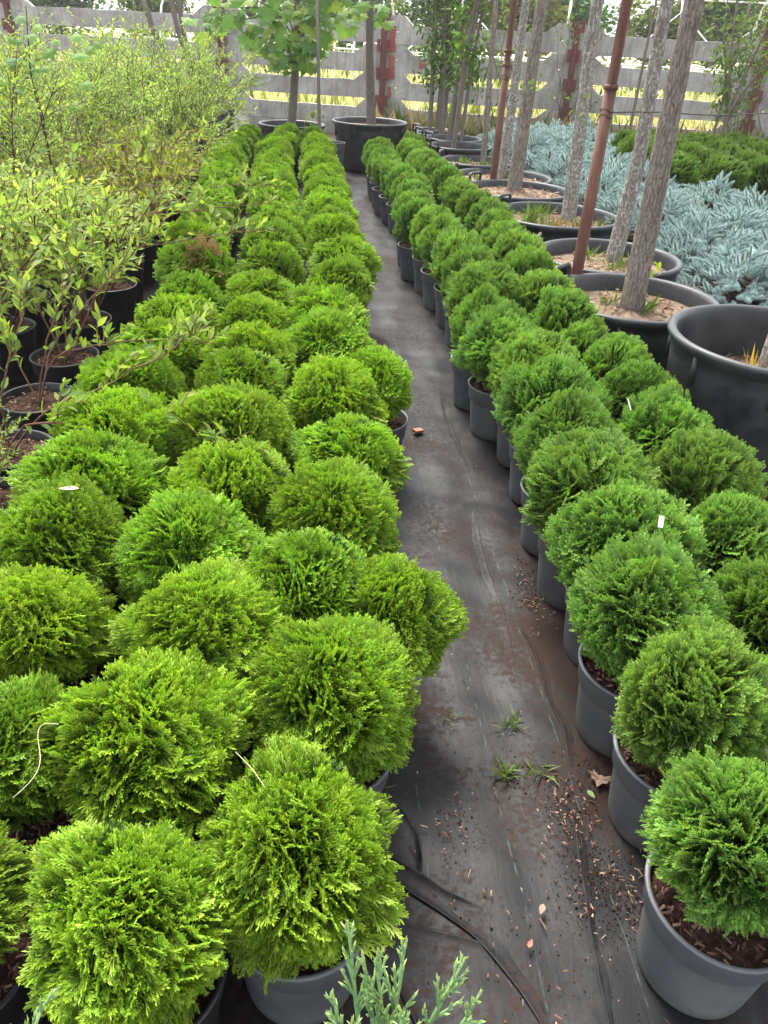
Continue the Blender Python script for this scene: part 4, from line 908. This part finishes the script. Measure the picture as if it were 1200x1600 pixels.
def near_shrub(x,y,branches,lab,seed,lsz=.054):
    """open shrub whose leaves can be told apart: every leaf an object"""
    r=np.random.default_rng(seed); t=shrub_base(x,y,lab)
    for P in branches:
        P=np.array(P,float)-np.array([x,y,0]); q=np.linspace(0,len(P)-1,len(P)*4-3); P=np.stack([np.interp(q,np.arange(len(P)),P[:,k]) for k in range(3)],-1)
        for _ in range(2): P[1:-1]=(P[:-2]+2*P[1:-1]+P[2:])/4
        P[1:-1]+=r.normal(0,.004,P[1:-1].shape); s=MB(); add_tube(s,P,np.linspace(.0042,.0014,len(P)),6,(.17,.085,.055)); 
        T=[];A=[];ln=np.linalg.norm(np.diff(P,axis=0),axis=1).sum()
        for j in range(int(ln*15)):
            u=r.uniform(.3,.97); c,d=at_on(P,u); Q=grow(r,c,d*.6+np.array([r.normal(0,.5),r.normal(0,.5),.75]),r.uniform(.06,.16),4,.2,.1)
            add_tube(s,Q,np.linspace(.0026,.001,len(Q)),4,(.17,.12,.05)); a,b=leaves_on(r,Q,5,.1,.75); T+=a;A+=b
        a,b=leaves_on(r,P,int(ln*14),.25,.8); T+=a;A+=b
        s.build('branch',M_STEM,t)
        keep=r.permutation(len(T))[:290//len(branches)]; T=[T[q] for q in keep]; A=[A[q] for q in keep]
        for c,d in zip(T,A):
            M=frames(d[None],(np.array([0,0,1.])+r.normal(0,.45,3))[None])[0]; sz=lsz*r.uniform(.5,1.15)
            o=put('leaf',LANC[r.integers(0,4)],t); o.matrix_local=Matrix([list(M[i]*sz)+[c[i]] for i in range(3)]+[[0,0,0,1]])
near_shrub(-1.06,2.47,[[(-1.06,2.47,.22),(-.95,2.30,.42),(-.80,2.22,.47),(-.46,2.29,.45),(-.30,2.12,.46),(-.20,2.0,.43)],[(-1.06,2.47,.22),(-.93,2.42,.40),(-.66,2.44,.52),(-.47,2.55,.60),(-.38,2.65,.64)],[(-1.06,2.47,.22),(-1.02,2.40,.5),(-.93,2.42,.68),(-.90,2.5,.82)],[(-1.06,2.47,.22),(-1.16,2.38,.45),(-1.2,2.4,.6)]],'open shrub with long reddish branches arching over the left thujas, nearest the left edge',501)
near_shrub(-1.09,2.90,[[(-1.09,2.9,.22),(-.98,2.82,.46),(-.75,2.76,.53),(-.55,2.78,.54),(-.38,2.8,.52)],[(-1.09,2.9,.22),(-1.0,2.85,.5),(-.88,2.9,.75),(-.82,2.95,.88)],[(-1.09,2.9,.22),(-1.18,2.95,.5),(-1.2,3.0,.8)],[(-1.09,2.9,.22),(-1.03,3.0,.45),(-.80,3.06,.66),(-.72,3.1,.74)]],'open lance-leaved shrub in wide mulched black pot, second along the thuja edge',502)
near_shrub(-1.11,3.36,[[(-1.11,3.36,.22),(-1.0,3.3,.5),(-.88,3.26,.78),(-.8,3.25,.92)],[(-1.11,3.36,.22),(-.95,3.4,.5),(-.78,3.5,.68),(-.66,3.55,.74)],[(-1.11,3.36,.22),(-1.2,3.3,.6),(-1.2,3.3,.92)],[(-1.11,3.36,.22),(-1.1,3.5,.6),(-1.0,3.6,.95)]],'shrub with upright red-brown stems in wide black pot, third along the thuja edge',503)
near_shrub(-1.15,4.45,[[(-1.15,4.45,.22),(-.95,4.3,.5),(-.70,4.15,.56),(-.45,4.2,.6),(-.18,4.35,.6)],[(-1.15,4.45,.22),(-.9,4.55,.6),(-.62,4.7,.62),(-.35,4.85,.62),(-.12,4.9,.62)],[(-1.15,4.45,.22),(-1.0,4.4,.7),(-.85,4.4,1.0)],[(-1.15,4.45,.22),(-.95,4.7,.6),(-.55,5.0,.7),(-.25,5.2,.66)],[(-1.15,4.45,.22),(-.92,4.3,.55),(-.72,4.35,.68),(-.52,4.42,.66)]],'shrub whose leafy branches sprawl across the middle of the left thujas',504,.062)
def fill_shrubs():
    r=np.random.default_rng(77); seen={(-1.06,2.47)}; 
    spots=[(-1.03,2.12,'e','low empty-looking black pot cut by the left edge with a few twigs'),(-1.49,3.72,'m',None),(-1.52,3.3,'m',None),(-1.16,3.85,'m',None),(-1.55,4.2,'m',None),(-1.95,4.25,'m',None),(-1.2,4.95,'g',None),(-1.58,4.75,'m',None),(-1.98,4.75,'g',None)]
    for yy in (5.4,5.85,6.3,6.75,7.2,7.65):
        for j,xx in enumerate((-1.22,-1.62,-2.02,-2.42,-2.82)):
            if xx<-.36*yy-.1: continue
            spots.append((xx+r.uniform(-.05,.05),yy+r.uniform(-.06,.06),'g' if (j<2 and yy<7.3) else 't',None))
    for yy in (8.15,8.65,9.2,9.8,10.4):
        for j,xx in enumerate((-1.45,-1.95,-2.45,-2.95,-3.45)):
            if xx<-.36*yy-.1 or (j+int(yy*2))%2: continue
            spots.append((xx+r.uniform(-.08,.08),yy+r.uniform(-.08,.08),'t',None))
    spots+=[(-1.22,8.5,'t',None),(-1.28,9.2,'t',None),(-1.36,10.0,'t',None),(-1.45,10.8,'t',None)]
    cnt={'m':0,'g':0,'t':0,'e':0}; nt={c:sum(1 for q in spots if q[2]==c) for c in 'mgt'}
    for x,y,c,lab in spots:
        if lab is None:
            look={'m':'bushy lance-leaved shrub','g':'low shrub with dense brown shoots','t':'tall feathery yellow-green shrub'}[c]
            col=min(4,int(round((-x-1.22)/.42)) if y<8 else int(round((-x-1.45)/.5))); fb='front' if y<8 else 'rear'
            near={0:'column nearest the thujas',1:'second column from the thujas',2:'third column from the thujas',3:'fourth column from the thujas'}.get(col,'outermost left column')
            key=(c,col,fb); cnt[key]=cnt.get(key,0)+1; lab='%s, %s of kind, %s part, %s'%(look,ORD[cnt[key]-1],fb,near)
        t=shrub_base(x,y,lab)
        if c=='e': S=MID[0]; sc=.45
        else: S={'m':MID,'g':GRSY,'t':TALL}[c][len(SHRUBS)%{'m':3,'g':2,'t':4}[c]]; sc=r.uniform(.88,1.1)
        a=r.uniform(0,6.28); put('branches',S[0],t,(0,0,.23),a,(sc,sc,sc)); put('leaves',S[1],t,(0,0,.23),a,(sc,sc,sc))
fill_shrubs()
# lobed-leaf sapling rising from the shrubs on the far left
t=thing('sapling','slim dark-stemmed sapling with lobed leaves rising among the left shrubs','tree',(-1.72,5.6,0))
put('pot',SPOT,t); s=MB(); add_tube(s,[(0,0,.2),(.01,0,.8),(-.02,0,1.2),(.02,0,1.55)],[.008,.007,.005,.003],6,(.06,.045,.035)); s.build('stem',M_STEM,t); put('bark_mulch',SMUL[0],t,(0,0,.222))
r=np.random.default_rng(9)
for k in range(34):
    c=np.array([r.normal(0,.16),r.normal(0,.12),r.uniform(.95,1.5)]); d=nrm(np.array([r.normal(0,.7),-.4,-.3])); M=frames(d[None],np.array([[r.normal(0,.4),-.4,1.]]))[0]; sz=r.uniform(.06,.11)
    o=put('leaf',LOBE[r.integers(0,3)],t); o.matrix_local=Matrix([list(M[i]*sz)+[c[i]] for i in range(3)]+[[0,0,0,1]])

# ------------------------------------------------------------------ junipers at the photographer's feet
def spray(m,r,P0,d,L_,w0=.0042,lv=2):
    P=grow(r,P0,d,L_,7,-.1,.04); V,F=tube(P,np.linspace(w0,w0*.35,len(P)),5); s=np.repeat(np.linspace(0,1,len(P)),5)[:,None]
    m.add(V,F,np.array([.12,.27,.12])*(1-s)+np.array([.40,.52,.21])*s)
    # overlapping scale leaves along the cord
    for k in range(int(L_*420)):
        c,dd=at_on(P,min(.98,(k+.5)/(L_*420))); x=nrm(np.cross(dd,r.normal(size=3))); e=c+dd*.0075+x*.0026; z=np.cross(dd,x)*.0019
        u=(k+.5)/(L_*420); m.add([c-z,c+z,e],[[0,1,2]],np.array([.13,.29,.13])*(1-u)+np.array([.44,.55,.22])*u)
    if lv:
        n=int(L_*48)+2
        for k in range(n):
            u=.12+.82*(k+r.uniform(0,.5))/n; c,dd=at_on(P,u); sd=nrm(np.cross(dd,r.normal(size=3)))
            spray(m,r,c,dd+sd*.42,L_*(.38*(1-u)+.07)*r.uniform(.7,1.2),w0*.72,lv-1)
def juniper(x,y,tips,lab,seed):
    r=np.random.default_rng(seed); t=thing('juniper',lab,'shrub',(x,y,0),0,'junipers at the near edge'); put('pot',POT_ME,t); put('bark_mulch',MULCH[1],t,(0,0,POT_H-.028))
    s=MB(); add_tube(s,[(0,0,.2),(0,0,.45)],[.012,.006],7,(.13,.08,.05)); s.build('stem',M_STEM,t); m=MB()
    for tip in tips:
        tip=np.array(tip)-np.array([x,y,0]); b=np.array([tip[0]*.55,tip[1]*.55,tip[2]-.155]); spray(m,r,b,tip-b,.16,.0036); 
        V,F=tube(np.array([[0,0,.25],b*.6+[0,0,.1],b]),[.006,.005,.003],5); m.add(V,F,(.15,.12,.06))
    m.build('foliage',M_JUN,t,smooth=False)
juniper(.09,.40,[(.026,.547,.60),(.101,.524,.60),(.078,.512,.60),(.060,.510,.595),(.172,.512,.60),(.188,.462,.60),(.115,.446,.60),(.016,.455,.595)],'pale blue-green juniper with pointed sprays at the bottom edge of the path',601)
juniper(-.50,.36,[(-.335,.56,.5),(-.40,.52,.48),(-.46,.45,.5)],'juniper with one pale tip showing at the bottom left corner',602)
t=thing('weed_plant','broad-leaved dark green weed at the bottom left corner','weed',(-.41,.46,0)); r=np.random.default_rng(3)
for k in range(7):
    a=k*.9; M=frames(np.array([[math.cos(a),math.sin(a),.5]]),np.array([[0,0,1.]]))[0]; sz=.06; o=put('leaf',LANC[2],t); o.matrix_local=Matrix([[M[i][0]*sz*2,M[i][1]*sz,M[i][2]*sz,(0,0,.30)[i]] for i in range(3)]+[[0,0,0,1]])
s=MB(); add_tube(s,[(0,0,0),(.01,0,.15),(0,0,.3)],.003,5,(.1,.14,.05)); s.build('stem',M_STEM,t)

# ------------------------------------------------------------------ litter, tags, tufts
def litter():
    r=np.random.default_rng(15); m=MB()
    spots=[(.316,1.09,.035,26),(.607,1.15,.035,60),(.599,1.09,.04,60),(.557,1.06,.04,30),(.551,.888,.03,24),(.66,.93,.05,90),(.282,.966,.05,16),(.45,.85,.09,26),(.40,.72,.12,24),(.698,2.01,.03,36),(.688,1.88,.035,50),(.69,1.75,.03,24),(.454,2.286,.05,8),(.42,1.5,.22,22),(.4,1.0,.24,40),(.45,2.5,.25,22),(.45,3.6,.3,24),(.6,9.4,.5,200),(1.1,9.8,.5,150)]
    P=np.concatenate([np.stack([r.normal(x,s*.8,n),r.normal(y,s,n),np.full(n,.0)],-1) for x,y,s,n in spots]); n=len(P)
    P[:,2]=.008+r.uniform(0,.008,n)
    tv=np.array([[-.5,-.15,0],[.5,-.1,0],[.5,.12,.02],[-.45,.16,.03],[-.4,-.1,.14],[.45,-.06,.12],[.4,.1,.13],[-.4,.12,.15]]); tf=[[4,5,6,7],[0,1,5,4],[1,2,6,5],[2,3,7,6],[3,0,4,7]]
    cols=np.array([(.16,.085,.055),(.26,.16,.105),(.07,.04,.028),(.36,.26,.18),(.20,.10,.06)])
    inst(m,tv,tf,frames(r.normal(size=(n,3))*np.array([1,1,.2]),nrm(r.normal(0,.25,(n,3))+np.array([0,0,1.]))),P,np.stack([r.gamma(1.3,.0042,n)+.002,r.uniform(.004,.014,n),r.uniform(.003,.010,n)],-1),np.ones((8,3)),cols[r.integers(0,5,n)])
    sp=[(.62,.95,.045,900),(.60,1.10,.04,400),(.55,.88,.05,250),(.66,.86,.04,400),(.68,1.22,.03,200),(.316,1.09,.04,120),(.69,1.9,.03,200),(.70,2.1,.03,120),(.44,.80,.12,160),(.51,1.22,.06,160)]
    P=np.concatenate([np.stack([r.normal(x,q*.9,k),r.normal(y,q,k),np.full(k,.0)],-1) for x,y,q,k in sp]); P[:,2]=fabz(P[:,0],P[:,1])+.002; k=len(P)
    cv=np.array([[1,0,0],[-.4,.8,0],[-.5,-.8,0],[0,0,.8]]); inst(m,cv,[[0,1,3],[1,2,3],[2,0,3]],frames(r.normal(size=(k,3))*np.array([1,1,0]),np.array([0,0,1.])),P,r.gamma(1.6,.0007,k)+.0005,np.ones((4,3)),np.array([(.045,.024,.016)])*r.uniform(.5,1.8,(k,1)))
    o=m.build('bark_debris',M_CHIP,smooth=False); o['kind']='stuff'
    def leaf(x,y,s,mat,lab,V=LV,F=LF,curlz=.5,z=.012,cat='leaf',sx=1.3):
        q=MB(); W=V.copy()*np.array([sx,1,1]); W=W-W.mean(0); W[:,2]+=curlz*(W[:,0]**2)+.25*W[:,1]**2; W=np.concatenate([W,W-[0,0,.012]]); k=len(V); q.add(W*s,np.concatenate([F,F[:,::-1]+k])); o=q.build('fallen_leaf',mat,smooth=False); o.location=(x,y,z+.003); o.rotation_euler=(.1,.1,r.uniform(0,6)); tag(o,lab,cat)
    leaf(.69,1.19,.042,M_DRY,'large crumpled brown leaf lying beside the third right pot',LOBV,LOBF,.8)
    q=leaf(.655,1.15,.026,plain('fallen_green_leaf',(.16,.22,.06),.6),'small green leaf lying beside the crumpled brown leaf')
    leaf(.464,.874,.026,M_DRY,'tan bark flake lying in the middle of the near path',LV,LF,.3,.014)
    leaf(.423,.806,.020,M_BRICK,'small orange-brown chip on the near path beside the folds',LV,LF,.4,.014)
    leaf(-.605,1.68,.05,M_PALELEAF,'pale yellow dead leaf caught on a left thuja',LV,LF,.5,.55,sx=1.2)
    q=MB(); add_box(q,(-.022,-.014,0),(.022,.014,.012)); o=q.build('brick_shard',M_BRICK,smooth=False); o.location=(.46,3.10,.008); o.rotation_euler=(0.05,.1,.5); tag(o,'small terracotta shard lying on the path beside the left thujas','shard')
    for (x,y,n,h,lab) in [(.506,1.38,34,.05,'small grass tuft growing through the fabric mid path'),(.464,1.224,34,.06,'larger flat grass tuft on the near path'),(.555,1.227,24,.05,'sparse grass tuft with brown chips right of the larger tuft'),(.349,1.414,10,.03,'tiny grass sprig near the left thujas')]:
        q=MB(); tv=np.array([[-.03,0,0],[.03,0,0],[.022,.5,.06],[0,1,.3]])*np.array([.9,1,1]); tf=[[0,1,2],[0,2,3]]
        ax=nrm(np.stack([r.normal(0,.9,n),r.normal(0,.6,n),np.full(n,.55)],-1)); PP=np.stack([r.normal(0,.012,n),r.normal(0,.009,n),np.full(n,.0)],-1)
        inst(q,tv,tf,frames(ax,r.normal(size=(n,3))),PP,r.uniform(.5,1.1,n)*h,np.ones((4,3)),np.array([.13,.19,.05])*r.uniform(.6,1.4,(n,1))); o=q.build('grass_tuft',M_GRASS,smooth=False); o.location=(x,y,.004); tag(o,lab,'grass tuft')
    # dead grass standing along the fence foot
    q=MB(); n=1500; s=r.uniform(2.8,13,n); nv=np.array([FD[1],-FD[0]]); PP=np.concatenate([FA+FD*s[:,None]+nv*r.uniform(.12,.7,n)[:,None],np.full((n,1),-.02)],1)
    tv=np.array([[-.014,0,0],[.014,0,0],[.010,.55,.05],[0,1,.3]]); ax=nrm(np.stack([r.normal(0,.3,n),r.normal(0,.3,n),np.ones(n)],-1))
    inst(q,tv,[[0,1,2],[0,2,3]],frames(ax,r.normal(size=(n,3))),PP,r.uniform(.2,.6,n),np.ones((4,3)),np.where(r.uniform(size=(n,1))<.3,np.array([[.1,.16,.05]]),np.array([[.36,.27,.15]]))*r.uniform(.7,1.2,(n,1))); q.build('fence_foot_grass',M_GRASS)['kind']='stuff'
litter()
tagcard(.845,1.52,.535,.016,.03,-.5,.2,'white plastic tag sticking out of a globe thuja right of the path')
tagcard(1.05,2.28,.50,.010,.04,-.6,.8,'narrow white tag between two right-hand thujas')
curl('string',[(-.44,.955,.515),(-.475,.965,.51),(-.47,.93,.51),(-.45,.89,.505),(-.452,.855,.50),(-.48,.827,.49)],.0007,M_PALELEAF,'pale curly string hanging on the thuja at the left edge','string')
curl('plant_tie',[(-.129,.845,.56),(-.10,.815,.555),(-.08,.787,.545)],.0006,M_PALELEAF,'straight white tie sticking out of the front thuja by the path','plant tie')
